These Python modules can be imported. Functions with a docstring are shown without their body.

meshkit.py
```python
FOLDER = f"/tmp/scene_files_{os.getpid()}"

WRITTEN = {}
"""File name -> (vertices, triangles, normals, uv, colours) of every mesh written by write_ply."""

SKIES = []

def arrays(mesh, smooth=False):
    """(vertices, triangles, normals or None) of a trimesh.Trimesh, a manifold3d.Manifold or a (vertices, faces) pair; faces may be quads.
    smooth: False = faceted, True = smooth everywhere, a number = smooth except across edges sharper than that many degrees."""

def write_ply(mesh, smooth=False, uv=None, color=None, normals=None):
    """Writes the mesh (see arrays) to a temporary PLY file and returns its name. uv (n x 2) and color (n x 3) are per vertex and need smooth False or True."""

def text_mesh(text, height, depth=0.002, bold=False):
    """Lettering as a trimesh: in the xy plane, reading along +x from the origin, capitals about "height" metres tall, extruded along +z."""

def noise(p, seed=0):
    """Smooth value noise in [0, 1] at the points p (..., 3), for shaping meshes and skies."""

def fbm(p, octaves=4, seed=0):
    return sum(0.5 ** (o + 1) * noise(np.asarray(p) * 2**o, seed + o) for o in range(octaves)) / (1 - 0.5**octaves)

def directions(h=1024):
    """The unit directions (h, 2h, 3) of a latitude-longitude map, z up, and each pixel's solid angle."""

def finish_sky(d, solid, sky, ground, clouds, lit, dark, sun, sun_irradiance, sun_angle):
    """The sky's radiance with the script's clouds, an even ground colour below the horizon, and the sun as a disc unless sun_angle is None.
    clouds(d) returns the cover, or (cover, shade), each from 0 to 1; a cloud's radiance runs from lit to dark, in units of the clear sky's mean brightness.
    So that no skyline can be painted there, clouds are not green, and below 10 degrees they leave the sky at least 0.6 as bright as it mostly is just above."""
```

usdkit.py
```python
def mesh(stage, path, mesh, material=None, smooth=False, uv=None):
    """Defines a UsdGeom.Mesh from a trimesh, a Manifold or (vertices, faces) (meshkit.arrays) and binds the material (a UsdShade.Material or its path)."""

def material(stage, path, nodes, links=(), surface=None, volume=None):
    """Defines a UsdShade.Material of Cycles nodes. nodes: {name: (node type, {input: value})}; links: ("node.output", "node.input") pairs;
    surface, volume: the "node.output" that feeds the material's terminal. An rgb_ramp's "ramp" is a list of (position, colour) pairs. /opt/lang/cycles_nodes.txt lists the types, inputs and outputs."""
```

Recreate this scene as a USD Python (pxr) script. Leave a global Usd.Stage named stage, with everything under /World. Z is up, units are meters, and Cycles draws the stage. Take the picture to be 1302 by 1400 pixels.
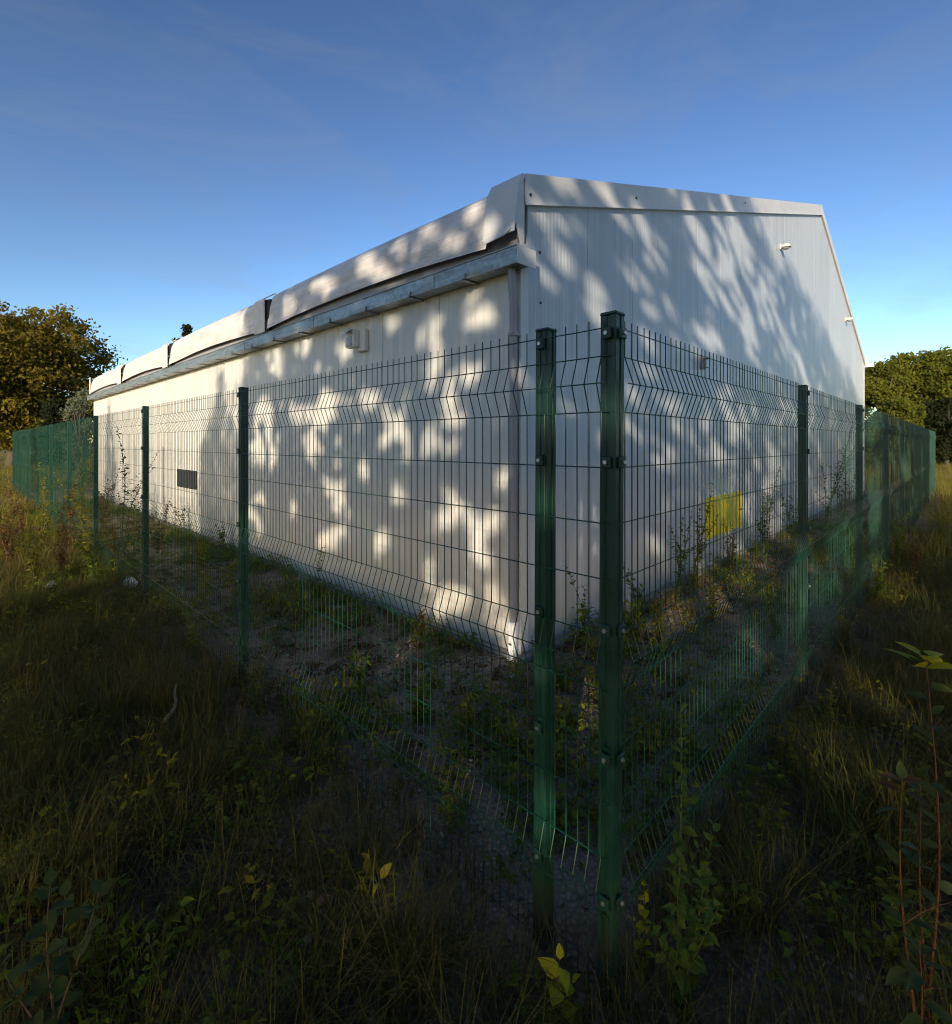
import math, random
import numpy as np
import trimesh
import usdkit, meshkit
from pxr import Usd, UsdGeom, UsdLux, UsdShade, Gf, Sdf, Vt
from shapely.geometry import Polygon, box as sbox

stage = Usd.Stage.CreateInMemory()
UsdGeom.SetStageUpAxis(stage, "Z")
UsdGeom.SetStageMetersPerUnit(stage, 1.0)
UsdGeom.Xform.Define(stage, "/World")
UsdGeom.Scope.Define(stage, "/World/Looks")

# ------------------------------------------------------------------ camera, sky, sun
# World frame: origin at the foot of the building's near corner; x runs along the gable, y along the long wall.
EYE = np.array([-3.654, -2.968, 2.0])
YAW = math.atan2(0.6964, 0.7176)
FWD = np.array([math.cos(YAW), math.sin(YAW), 0.0])
RIGHT = np.array([math.sin(YAW), -math.cos(YAW), 0.0])
FPX, CX, HORIZON = 690.0, 651.0, 605.0
EXPOSURE = 0.36
SUN_EL = math.radians(14.0)
SUN_H = np.array([-0.875, -0.486]) / np.hypot(0.875, 0.486)
SUN_T = np.array([-SUN_H[1], SUN_H[0]])            # to the right, seen with the sun in one's back
SUN_DIR = np.array([SUN_H[0] * math.cos(SUN_EL), SUN_H[1] * math.cos(SUN_EL), math.sin(SUN_EL)])
SUN_ROT = math.atan2(SUN_DIR[0], SUN_DIR[1])

cam = UsdGeom.Camera.Define(stage, "/World/camera")
cam.CreateHorizontalApertureAttr(36.0)
cam.CreateFocalLengthAttr(36.0 * FPX / 1302.0)
cam.CreateVerticalApertureOffsetAttr(-36.0 * (700.0 - HORIZON) / 1302.0)
cam.CreateClippingRangeAttr(Gf.Vec2f(0.05, 5000.0))
cam.CreateExposureAttr(EXPOSURE)
M = np.eye(4)
M[0, :3], M[1, :3], M[2, :3], M[3, :3] = RIGHT, (0, 0, 1), -FWD, EYE
UsdGeom.Xformable(cam).AddTransformOp().Set(Gf.Matrix4d(*M.ravel().tolist()))

SKY_STRENGTH = 0.10
usdkit.material(stage, "/World/Looks/sky_look", {
    "sky": ("sky_texture", {"sky_type": "single_scattering", "sun_disc": False, "sun_elevation": SUN_EL, "sun_rotation": SUN_ROT,
                            "altitude": 100.0, "air_density": 1.0, "aerosol_density": 0.45, "ozone_density": 2.0}),
    "tc": ("texture_coordinate", {}),
    "mp": ("mapping", {"mapping_type": "point", "scale": (1.2, 3.2, 7.0), "rotation": (0.2, 0.15, 0.5)}),
    "nz": ("noise_texture", {"scale": 1.6, "detail": 7.0, "roughness": 0.62, "distortion": 0.6}),
    "rp": ("rgb_ramp", {"ramp": [(0.0, (0, 0, 0)), (0.48, (0, 0, 0)), (0.72, (0.18, 0.18, 0.18)), (1.0, (0.36, 0.36, 0.36))]}),
    "hs": ("hsv", {"hue": 0.503, "saturation": 0.96, "value": 0.50, "fac": 1.0}), "gm": ("gamma", {"gamma": 1.5}), "h2": ("hsv", {"hue": 0.5, "saturation": 1.0, "value": 2.25, "fac": 1.0}),
    "mx": ("mix", {"mix_type": "mix", "color2": (2.3, 2.5, 2.8)}),
    "bg": ("background_shader", {"strength": SKY_STRENGTH}),
}, [("sky.color", "hs.color"), ("tc.generated", "mp.vector"), ("mp.vector", "nz.vector"), ("nz.fac", "rp.fac"),
    ("rp.color", "mx.fac"), ("hs.color", "gm.color"), ("gm.color", "h2.color"), ("h2.color", "mx.color1"), ("mx.color", "bg.color")], surface="bg.background")
dome = UsdLux.DomeLight.Define(stage, "/World/sky")
UsdShade.MaterialBindingAPI.Apply(dome.GetPrim()).Bind(UsdShade.Material.Get(stage, "/World/Looks/sky_look"))
dome.GetPrim().SetCustomDataByKey("kind", "structure")

sun = UsdLux.DistantLight.Define(stage, "/World/sun")
sun.CreateIntensityAttr(1.25)
sun.CreateNormalizeAttr(True)
sun.CreateAngleAttr(0.55)
sun.CreateColorAttr(Gf.Vec3f(1.0, 0.83, 0.60))
zz = SUN_DIR
xx = np.cross((0, 0, 1.0), zz); xx /= np.linalg.norm(xx)
yy = np.cross(zz, xx)
S = np.eye(4); S[0, :3], S[1, :3], S[2, :3] = xx, yy, zz
UsdGeom.Xformable(sun).AddTransformOp().Set(Gf.Matrix4d(*S.ravel().tolist()))


# ------------------------------------------------------------------ helpers
def ray(px, py):
    return FWD + RIGHT * (px - CX) / FPX + np.array([0, 0, (HORIZON - py) / FPX])


def on_x(px, py, x=0.0):
    d = ray(px, py); return EYE + d * (x - EYE[0]) / d[0]


def on_y(px, py, y=0.0):
    d = ray(px, py); return EYE + d * (y - EYE[1]) / d[1]


def on_ground(px, py, z=0.0):
    d = ray(px, py); return EYE + d * (z - EYE[2]) / d[2]


def at_depth(px, py, depth):
    return EYE + ray(px, py) * depth


def project(p):
    q = np.asarray(p, float) - EYE
    d = q @ FWD
    return CX + FPX * (q @ RIGHT) / d, HORIZON - FPX * q[..., 2] / d


def sunplace(c, D, z=0.0):
    """A point D metres from the viewer towards the sun and c metres to the right of that line."""
    h = EYE[:2] + D * SUN_H + c * SUN_T
    return np.array([h[0], h[1], z])


USED = {}


def numbered(parent, name):
    k = USED.get((parent, name), 0)
    USED[(parent, name)] = k + 1
    return name if k == 0 else f"{name}_{k:03d}"


def tag(prim, label=None, cat=None, group=None, kind=None):
    for k, v in (("label", label), ("category", cat), ("group", group), ("kind", kind)):
        if v:
            prim.SetCustomDataByKey(k, v)
    return prim


def obj(name, mesh, mat, parent="/World", smooth=False, label=None, cat=None, group=None, kind=None):
    path = parent + "/" + numbered(parent, name)
    m = usdkit.mesh(stage, path, mesh, "/World/Looks/" + mat, smooth=smooth)
    tag(m.GetPrim(), label, cat, group, kind)
    return path


def thing(name, label, cat, loc=(0, 0, 0), rotz=0.0, group=None, scale=None):
    path = "/World/" + numbered("/World", name)
    x = UsdGeom.Xform.Define(stage, path)
    x.AddTranslateOp().Set(Gf.Vec3d(*map(float, loc)))
    if rotz:
        x.AddRotateZOp().Set(float(math.degrees(rotz)))
    if scale:
        x.AddScaleOp().Set(Gf.Vec3f(*scale) if np.ndim(scale) else Gf.Vec3f(scale, scale, scale))
    tag(x.GetPrim(), label, cat, group)
    return path


def holder(name, parent):
    path = parent + "/" + numbered(parent, name)
    UsdGeom.Xform.Define(stage, path)
    return path


def dup(src, label, loc, rotz=0.0, scale=None, group=None):
    s = stage.GetPrimAtPath(src)
    base = src.rsplit("/", 1)[1]
    base = base[:-4] if base[-4:-3] == "_" and base[-3:].isdigit() else base
    path = "/World/" + numbered("/World", base)
    x = UsdGeom.Xform.Define(stage, path)
    x.GetPrim().GetReferences().AddInternalReference(src)
    x.ClearXformOpOrder()
    x.GetPrim().SetInstanceable(True)
    ops = [UsdGeom.XformOp.TypeTranslate, UsdGeom.XformOp.TypeRotateZ, UsdGeom.XformOp.TypeScale]
    x.AddTranslateOp().Set(Gf.Vec3d(*map(float, loc)))
    x.AddRotateZOp().Set(float(math.degrees(rotz)))
    sc = (1, 1, 1) if scale is None else (scale if np.ndim(scale) else (scale,) * 3)
    x.AddScaleOp().Set(Gf.Vec3f(*map(float, sc)))
    tag(x.GetPrim(), label, s.GetCustomDataByKey("category"), group or s.GetCustomDataByKey("group"))
    return path


def bx(x0, x1, y0, y1, z0, z1):
    m = trimesh.creation.box((x1 - x0, y1 - y0, z1 - z0))
    m.apply_translation(((x0 + x1) / 2, (y0 + y1) / 2, (z0 + z1) / 2))
    return m


def cbox(x0, x1, y0, y1, z0, z1, c=0.004):
    """A box with chamfered edges."""
    pts = []
    for sx in (0, 1):
        for sy in (0, 1):
            for sz in (0, 1):
                p = np.array([(x0, x1)[sx], (y0, y1)[sy], (z0, z1)[sz]])
                d = np.array([1 - 2 * sx, 1 - 2 * sy, 1 - 2 * sz]) * c
                for k in range(3):
                    q = p + d; q[k] = p[k]
                    pts.append(q)
    return trimesh.convex.convex_hull(np.array(pts))


def cat(ms):
    ms = [m for m in ms if m is not None]
    V, F, n = [], [], 0
    for m in ms:
        v, f = (np.asarray(m.vertices), np.asarray(m.faces)) if hasattr(m, "vertices") else m
        V.append(v); F.append(np.asarray(f) + n); n += len(v)
    return np.vstack(V), np.vstack(F)


def tube(path, radius, sides=6, caps=True):
    """A tube along a polyline; radius may be one number or one per point. Quads as triangles."""
    p = np.asarray(path, float); n = len(p)
    r = np.broadcast_to(np.asarray(radius, float), n)
    t = np.gradient(p, axis=0); t /= np.maximum(np.linalg.norm(t, axis=1, keepdims=True), 1e-9)
    ref = np.array([0, 0, 1.0]) if abs(t[:, 2]).mean() < 0.9 else np.array([1.0, 0, 0])
    u = np.cross(t, ref); u /= np.maximum(np.linalg.norm(u, axis=1, keepdims=True), 1e-9)
    w = np.cross(t, u)
    a = np.arange(sides) * 2 * np.pi / sides + np.pi / sides
    v = (p[:, None] + r[:, None, None] * (u[:, None] * np.cos(a)[None, :, None] + w[:, None] * np.sin(a)[None, :, None])).reshape(-1, 3)
    i = np.arange(n - 1)[:, None] * sides; j = np.arange(sides)[None]; k = (j + 1) % sides
    q = np.stack([i + j, i + k, i + sides + k, i + sides + j], -1).reshape(-1, 4)
    f = np.vstack([q[:, [0, 2, 1]], q[:, [0, 3, 2]]])
    if caps:
        c = np.arange(1, sides - 1)
        f = np.vstack([f, np.stack([0 * c, c, c + 1], 1), (n - 1) * sides + np.stack([0 * c, c + 1, c], 1)])
    return v, f


def grid_mesh(P):
    """P (n, m, 3) as triangles."""
    n, m = P.shape[:2]
    i, j = np.meshgrid(np.arange(n - 1), np.arange(m - 1), indexing="ij")
    a = (i * m + j).ravel()
    return P.reshape(-1, 3), np.vstack([np.stack([a, a + m, a + m + 1], 1), np.stack([a, a + m + 1, a + 1], 1)])


def prism_y(poly, y0, y1):
    """A polygon in (x, z) extruded from y0 to y1."""
    m = trimesh.creation.extrude_polygon(Polygon(poly), y1 - y0, engine="earcut")
    v = np.asarray(m.vertices)
    return np.stack([v[:, 0], y0 + v[:, 2], v[:, 1]], 1), np.asarray(m.faces)[:, ::-1]


def mat(name, nodes, links, surface="p.BSDF"):
    usdkit.material(stage, "/World/Looks/" + name, nodes, links, surface=surface)


# ------------------------------------------------------------------ materials
def simple(name, color, rough=0.6, metallic=0.0, var=0.12, scale=6.0, bump=0.0, spec=0.5, bscale=60.0):
    lo, hi = [c * (1 - var) for c in color], [min(1, c * (1 + var)) for c in color]
    nodes = {"g": ("geometry", {}), "n": ("noise_texture", {"scale": scale, "detail": 5.0, "roughness": 0.6}),
             "r": ("rgb_ramp", {"ramp": [(0.3, lo), (0.7, hi)]}),
             "p": ("principled_bsdf", {"roughness": rough, "metallic": metallic, "specular_ior_level": spec})}
    links = [("g.position", "n.vector"), ("n.fac", "r.fac"), ("r.color", "p.base_color")]
    if bump:
        nodes["n2"] = ("noise_texture", {"scale": bscale, "detail": 4.0})
        nodes["b"] = ("bump", {"strength": 0.6, "distance": bump})
        links += [("g.position", "n2.vector"), ("n2.fac", "b.height"), ("b.normal", "p.normal")]
    mat(name, nodes, links)


def ribbed(name, color, axis, gable=False):
    """Micro-ribbed white sandwich panel: fine vertical ribs, rain streaks, a little dirt near the ground, tone varying from panel to panel."""
    mat(name, {
        "g": ("geometry", {}), "oi": ("object_info", {}),
        "w": ("wave_texture", {"wave_type": "bands", "bands_direction": axis, "profile": "sine", "scale": 5.2}),
        "b": ("bump", {"strength": 0.55, "distance": 0.0035}),
        "mp": ("mapping", {"scale": (9.0, 9.0, 0.35)}),
        "st": ("noise_texture", {"scale": 1.0, "detail": 5.0, "roughness": 0.65}),
        "sr": ("rgb_ramp", {"ramp": [(0.30, [color[0] * 0.80, color[1] * 0.79, color[2] * 0.76]), (0.45, [c * 0.90 for c in color]), (0.62, color)]}),
        "sx": ("separate_xyz", {}),
        "mr": ("map_range", {"from_min": 0.0, "from_max": 0.8, "to_min": 0.85, "to_max": 0.0, "clamp": True}),
        "dn": ("noise_texture", {"scale": 5.0, "detail": 6.0, "roughness": 0.7}),
        "dm": ("math", {"math_type": "multiply"}),
        "dirt": ("mix", {"mix_type": "mix", "color2": (0.20, 0.17, 0.11)}),
        "ov": ("map_range", {"from_min": 0.0, "from_max": 1.0, "to_min": 0.95, "to_max": 1.03}),
        "hs": ("hsv", {"hue": 0.5, "saturation": 1.0, "fac": 1.0}),
        "p": ("principled_bsdf", {"roughness": 0.42, "specular_ior_level": 0.4}),
    }, [("g.position", "w.vector"), ("w.fac", "b.height"), ("b.normal", "p.normal"), ("g.position", "mp.vector"), ("mp.vector", "st.vector"),
        ("st.fac", "sr.fac"), ("g.position", "sx.vector"), ("sx.z", "mr.value"), ("g.position", "dn.vector"), ("mr.result", "dm.value1"), ("dn.fac", "dm.value2"),
        ("dm.value", "dirt.fac"), ("sr.color", "dirt.color1"), ("oi.random", "ov.value"), ("ov.result", "hs.value"), ("dirt.color", "hs.color"), ("hs.color", "p.base_color")])


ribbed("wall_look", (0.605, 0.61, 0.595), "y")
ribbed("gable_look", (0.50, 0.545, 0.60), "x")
simple("trim_look", (0.56, 0.57, 0.58), 0.4, var=0.06, scale=3.0)
simple("seam_look", (0.05, 0.05, 0.05), 0.8)
# creased coated fabric: long faint creases and dirt lines that run with the eave
mat("membrane_look", {
    "g": ("geometry", {}), "mp": ("mapping", {"scale": (3.0, 0.45, 11.0)}), "n": ("noise_texture", {"scale": 1.6, "detail": 6.0, "roughness": 0.65, "distortion": 0.4}),
    "r": ("rgb_ramp", {"ramp": [(0.3, (0.53, 0.51, 0.51)), (0.5, (0.62, 0.60, 0.60)), (0.68, (0.70, 0.68, 0.67))]}),
    "n2": ("noise_texture", {"scale": 3.5, "detail": 6.0, "roughness": 0.7}), "r2": ("rgb_ramp", {"ramp": [(0.35, (0.80, 0.78, 0.74)), (0.55, (1, 1, 1))]}), "mx": ("mix", {"mix_type": "multiply", "fac": 0.8}),
    "b": ("bump", {"strength": 0.8, "distance": 0.035}), "p": ("principled_bsdf", {"roughness": 0.5, "specular_ior_level": 0.4}),
}, [("g.position", "mp.vector"), ("mp.vector", "n.vector"), ("n.fac", "r.fac"), ("n.fac", "b.height"), ("b.normal", "p.normal"), ("g.position", "n2.vector"), ("n2.fac", "r2.fac"),
    ("r.color", "mx.color1"), ("r2.color", "mx.color2"), ("mx.color", "p.base_color")])
simple("strap_look", (0.62, 0.58, 0.54), 0.5, var=0.08)
simple("concrete_look", (0.24, 0.22, 0.19), 0.9, var=0.25, scale=9.0, bump=0.01)
simple("pipe_look", (0.27, 0.27, 0.30), 0.4, var=0.06)
simple("white_plastic_look", (0.72, 0.73, 0.78), 0.35, var=0.05)
simple("lamp_look", (0.60, 0.60, 0.57), 0.45, var=0.08, scale=20.0)
simple("lens_look", (0.30, 0.31, 0.32), 0.12, var=0.05)
simple("dark_metal_look", (0.022, 0.019, 0.018), 0.5, var=0.3, scale=14.0)
simple("yellow_look", (0.62, 0.52, 0.012), 0.5, var=0.10, scale=5.0)
simple("bolt_look", (0.45, 0.45, 0.44), 0.42, 0.9, var=0.1, scale=60.0)
simple("litter_blue_look", (0.25, 0.42, 0.72), 0.4, var=0.1, scale=30.0)
simple("litter_white_look", (0.70, 0.68, 0.66), 0.5, var=0.1, scale=30.0)
simple("cardboard_look", (0.30, 0.14, 0.06), 0.8, var=0.2, scale=30.0)
simple("stick_look", (0.34, 0.27, 0.20), 0.85, var=0.2, scale=20.0)
simple("bark_look", (0.060, 0.045, 0.032), 0.9, var=0.3, scale=14.0, bump=0.02, bscale=18.0)
simple("stem_green_look", (0.06, 0.07, 0.02), 0.7, var=0.2, scale=12.0)
simple("stem_red_look", (0.13, 0.048, 0.020), 0.6, var=0.2, scale=12.0)
simple("stem_brown_look", (0.10, 0.06, 0.03), 0.8, var=0.25, scale=12.0)
simple("road_look", (0.16, 0.155, 0.15), 0.85, var=0.15, scale=1.0)
simple("masonry_look", (0.36, 0.30, 0.24), 0.85, var=0.12, scale=1.0)

# galvanised gutter: spangle and dull streaks
mat("gutter_look", {
    "g": ("geometry", {}), "v": ("voronoi_texture", {"scale": 22.0}), "bw": ("rgb_to_bw", {}),
    "r": ("rgb_ramp", {"ramp": [(0.0, (0.25, 0.285, 0.305)), (1.0, (0.40, 0.435, 0.455))]}),
    "mp": ("mapping", {"scale": (2.0, 0.8, 7.0)}), "n": ("noise_texture", {"scale": 2.0, "detail": 6.0, "roughness": 0.7}),
    "rr": ("map_range", {"from_min": 0.3, "from_max": 0.7, "to_min": 0.30, "to_max": 0.55, "clamp": True}),
    "dr": ("rgb_ramp", {"ramp": [(0.45, (1, 1, 1)), (0.75, (0.55, 0.50, 0.44))]}), "mx": ("mix", {"mix_type": "multiply", "fac": 1.0}),
    "p": ("principled_bsdf", {"metallic": 0.75}),
}, [("g.position", "v.vector"), ("v.color", "bw.color"), ("bw.val", "r.fac"), ("g.position", "mp.vector"), ("mp.vector", "n.vector"), ("n.fac", "rr.value"),
    ("rr.result", "p.roughness"), ("n.fac", "dr.fac"), ("r.color", "mx.color1"), ("dr.color", "mx.color2"), ("mx.color", "p.base_color")])

# dark green powder coat
mat("fence_look", {
    "g": ("geometry", {}), "n": ("noise_texture", {"scale": 9.0, "detail": 5.0, "roughness": 0.65}),
    "r": ("rgb_ramp", {"ramp": [(0.3, (0.001, 0.022, 0.015)), (0.62, (0.002, 0.037, 0.025)), (0.8, (0.010, 0.046, 0.034))]}),
    "rr": ("map_range", {"from_min": 0.3, "from_max": 0.75, "to_min": 0.34, "to_max": 0.68, "clamp": True}), "n2": ("noise_texture", {"scale": 70.0, "detail": 4.0}), "bb": ("bump", {"strength": 0.25, "distance": 0.001}),
    "sx": ("separate_xyz", {}), "mr": ("map_range", {"from_min": 0.0, "from_max": 0.45, "to_min": 0.75, "to_max": 0.0, "clamp": True}), "dm": ("math", {"math_type": "multiply"}), "du": ("mix", {"mix_type": "mix", "color2": (0.05, 0.045, 0.03)}),
    "p": ("principled_bsdf", {"specular_ior_level": 0.5}),
}, [("g.position", "n.vector"), ("n.fac", "r.fac"), ("n.fac", "rr.value"), ("rr.result", "p.roughness"), ("g.position", "n2.vector"), ("n2.fac", "bb.height"), ("bb.normal", "p.normal"),
    ("g.position", "sx.vector"), ("sx.z", "mr.value"), ("mr.result", "dm.value1"), ("n2.fac", "dm.value2"), ("dm.value", "du.fac"), ("r.color", "du.color1"), ("du.color", "p.base_color")])


# the mesh, its coat brighter than the posts'
mat("wire_look", {
    "g": ("geometry", {}), "n": ("noise_texture", {"scale": 9.0, "detail": 5.0, "roughness": 0.65}),
    "r": ("rgb_ramp", {"ramp": [(0.3, (0.001, 0.028, 0.018)), (0.62, (0.002, 0.046, 0.030)), (0.8, (0.006, 0.056, 0.038))]}),
    "rr": ("map_range", {"from_min": 0.3, "from_max": 0.75, "to_min": 0.28, "to_max": 0.6, "clamp": True}), "n2": ("noise_texture", {"scale": 70.0, "detail": 4.0}), "bb": ("bump", {"strength": 0.25, "distance": 0.001}),
    "sx": ("separate_xyz", {}), "mr": ("map_range", {"from_min": 0.0, "from_max": 0.45, "to_min": 0.75, "to_max": 0.0, "clamp": True}), "dm": ("math", {"math_type": "multiply"}), "du": ("mix", {"mix_type": "mix", "color2": (0.05, 0.045, 0.03)}),
    "p": ("principled_bsdf", {"specular_ior_level": 0.5}),
}, [("g.position", "n.vector"), ("n.fac", "r.fac"), ("n.fac", "rr.value"), ("rr.result", "p.roughness"), ("g.position", "n2.vector"), ("n2.fac", "bb.height"), ("bb.normal", "p.normal"),
    ("g.position", "sx.vector"), ("sx.z", "mr.value"), ("mr.result", "dm.value1"), ("n2.fac", "dm.value2"), ("dm.value", "du.fac"), ("r.color", "du.color1"), ("du.color", "p.base_color")])


def leaf_look(name, stops, trans=0.35, rough=0.68, spread=0.9):
    """Leaves: one colour per leaf (island) drawn from the ramp, mixed with larger clumps of tone; some light passes through."""
    tr = [(a, [min(1, 1.25 * x) for x in c]) for a, c in stops]
    mat(name, {
        "g": ("geometry", {}), "n": ("noise_texture", {"scale": spread, "detail": 2.0}),
        "a": ("math", {"math_type": "multiply_add", "value2": 0.62, "value3": -0.06}),
        "b": ("math", {"math_type": "multiply_add", "value2": 0.5}),
        "r": ("rgb_ramp", {"ramp": stops}), "rt": ("rgb_ramp", {"ramp": tr}),
        "p": ("principled_bsdf", {"roughness": rough, "specular_ior_level": 0.16}),
        "t": ("translucent_bsdf", {}), "m": ("mix_closure", {"fac": trans}),
    }, [("g.position", "n.vector"), ("g.random_per_island", "a.value1"), ("n.fac", "b.value1"), ("a.value", "b.value3"), ("b.value", "r.fac"), ("b.value", "rt.fac"),
        ("r.color", "p.base_color"), ("rt.color", "t.color"), ("p.BSDF", "m.closure1"), ("t.BSDF", "m.closure2")], surface="m.closure")


leaf_look("oak_look", [(0.0, (0.05, 0.05, 0.009)), (0.33, (0.19, 0.145, 0.015)), (0.58, (0.50, 0.29, 0.018)), (1.0, (0.75, 0.35, 0.018))], spread=0.22)
leaf_look("right_tree_look", [(0.0, (0.035, 0.05, 0.008)), (0.4, (0.16, 0.17, 0.018)), (0.68, (0.40, 0.29, 0.024)), (1.0, (0.55, 0.23, 0.026))], spread=0.38)
leaf_look("dark_tree_look", [(0.0, (0.012, 0.018, 0.006)), (0.6, (0.03, 0.036, 0.010)), (1.0, (0.05, 0.05, 0.012))], spread=0.35)
leaf_look("silver_look", [(0.0, (0.10, 0.115, 0.07)), (0.6, (0.19, 0.20, 0.13)), (1.0, (0.26, 0.26, 0.17))], spread=1.0)
leaf_look("shade_tree_look", [(0.0, (0.018, 0.028, 0.006)), (0.6, (0.045, 0.06, 0.010)), (1.0, (0.09, 0.085, 0.014))], trans=0.15)
leaf_look("weed_look", [(0.0, (0.06, 0.095, 0.010)), (0.5, (0.15, 0.20, 0.016)), (1.0, (0.32, 0.31, 0.025))], spread=2.5)
leaf_look("yellow_weed_look", [(0.0, (0.10, 0.11, 0.010)), (0.5, (0.28, 0.22, 0.018)), (1.0, (0.48, 0.32, 0.024))], spread=2.5)
leaf_look("russet_look", [(0.0, (0.07, 0.045, 0.014)), (0.5, (0.16, 0.075, 0.022)), (1.0, (0.27, 0.14, 0.04))], spread=2.5)
leaf_look("sapling_look", [(0.0, (0.045, 0.085, 0.014)), (0.5, (0.10, 0.155, 0.016)), (1.0, (0.26, 0.28, 0.02))], trans=0.3, spread=3.0)
leaf_look("lime_look", [(0.0, (0.24, 0.25, 0.014)), (0.5, (0.40, 0.37, 0.018)), (1.0, (0.58, 0.48, 0.03))], trans=0.35, spread=3.0)
leaf_look("dark_leaf_look", [(0.0, (0.03, 0.05, 0.016)), (0.6, (0.06, 0.08, 0.018)), (1.0, (0.12, 0.12, 0.02))], trans=0.25, spread=3.0)
leaf_look("grass_look", [(0.0, (0.055, 0.055, 0.012)), (0.35, (0.12, 0.10, 0.026)), (0.65, (0.25, 0.175, 0.062)), (1.0, (0.46, 0.34, 0.17))], trans=0.25, spread=0.8)
leaf_look("field_look", [(0.0, (0.09, 0.095, 0.015)), (0.45, (0.22, 0.17, 0.028)), (0.7, (0.36, 0.23, 0.045)), (1.0, (0.34, 0.15, 0.03))], trans=0.2, spread=0.1)
leaf_look("gravel_look", [(0.0, (0.13, 0.10, 0.075)), (0.5, (0.36, 0.30, 0.24)), (1.0, (0.70, 0.65, 0.60))], trans=0.0, rough=0.85, spread=3.0)

FENCE_X, FENCE_Y = -2.006, -2.041
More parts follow.
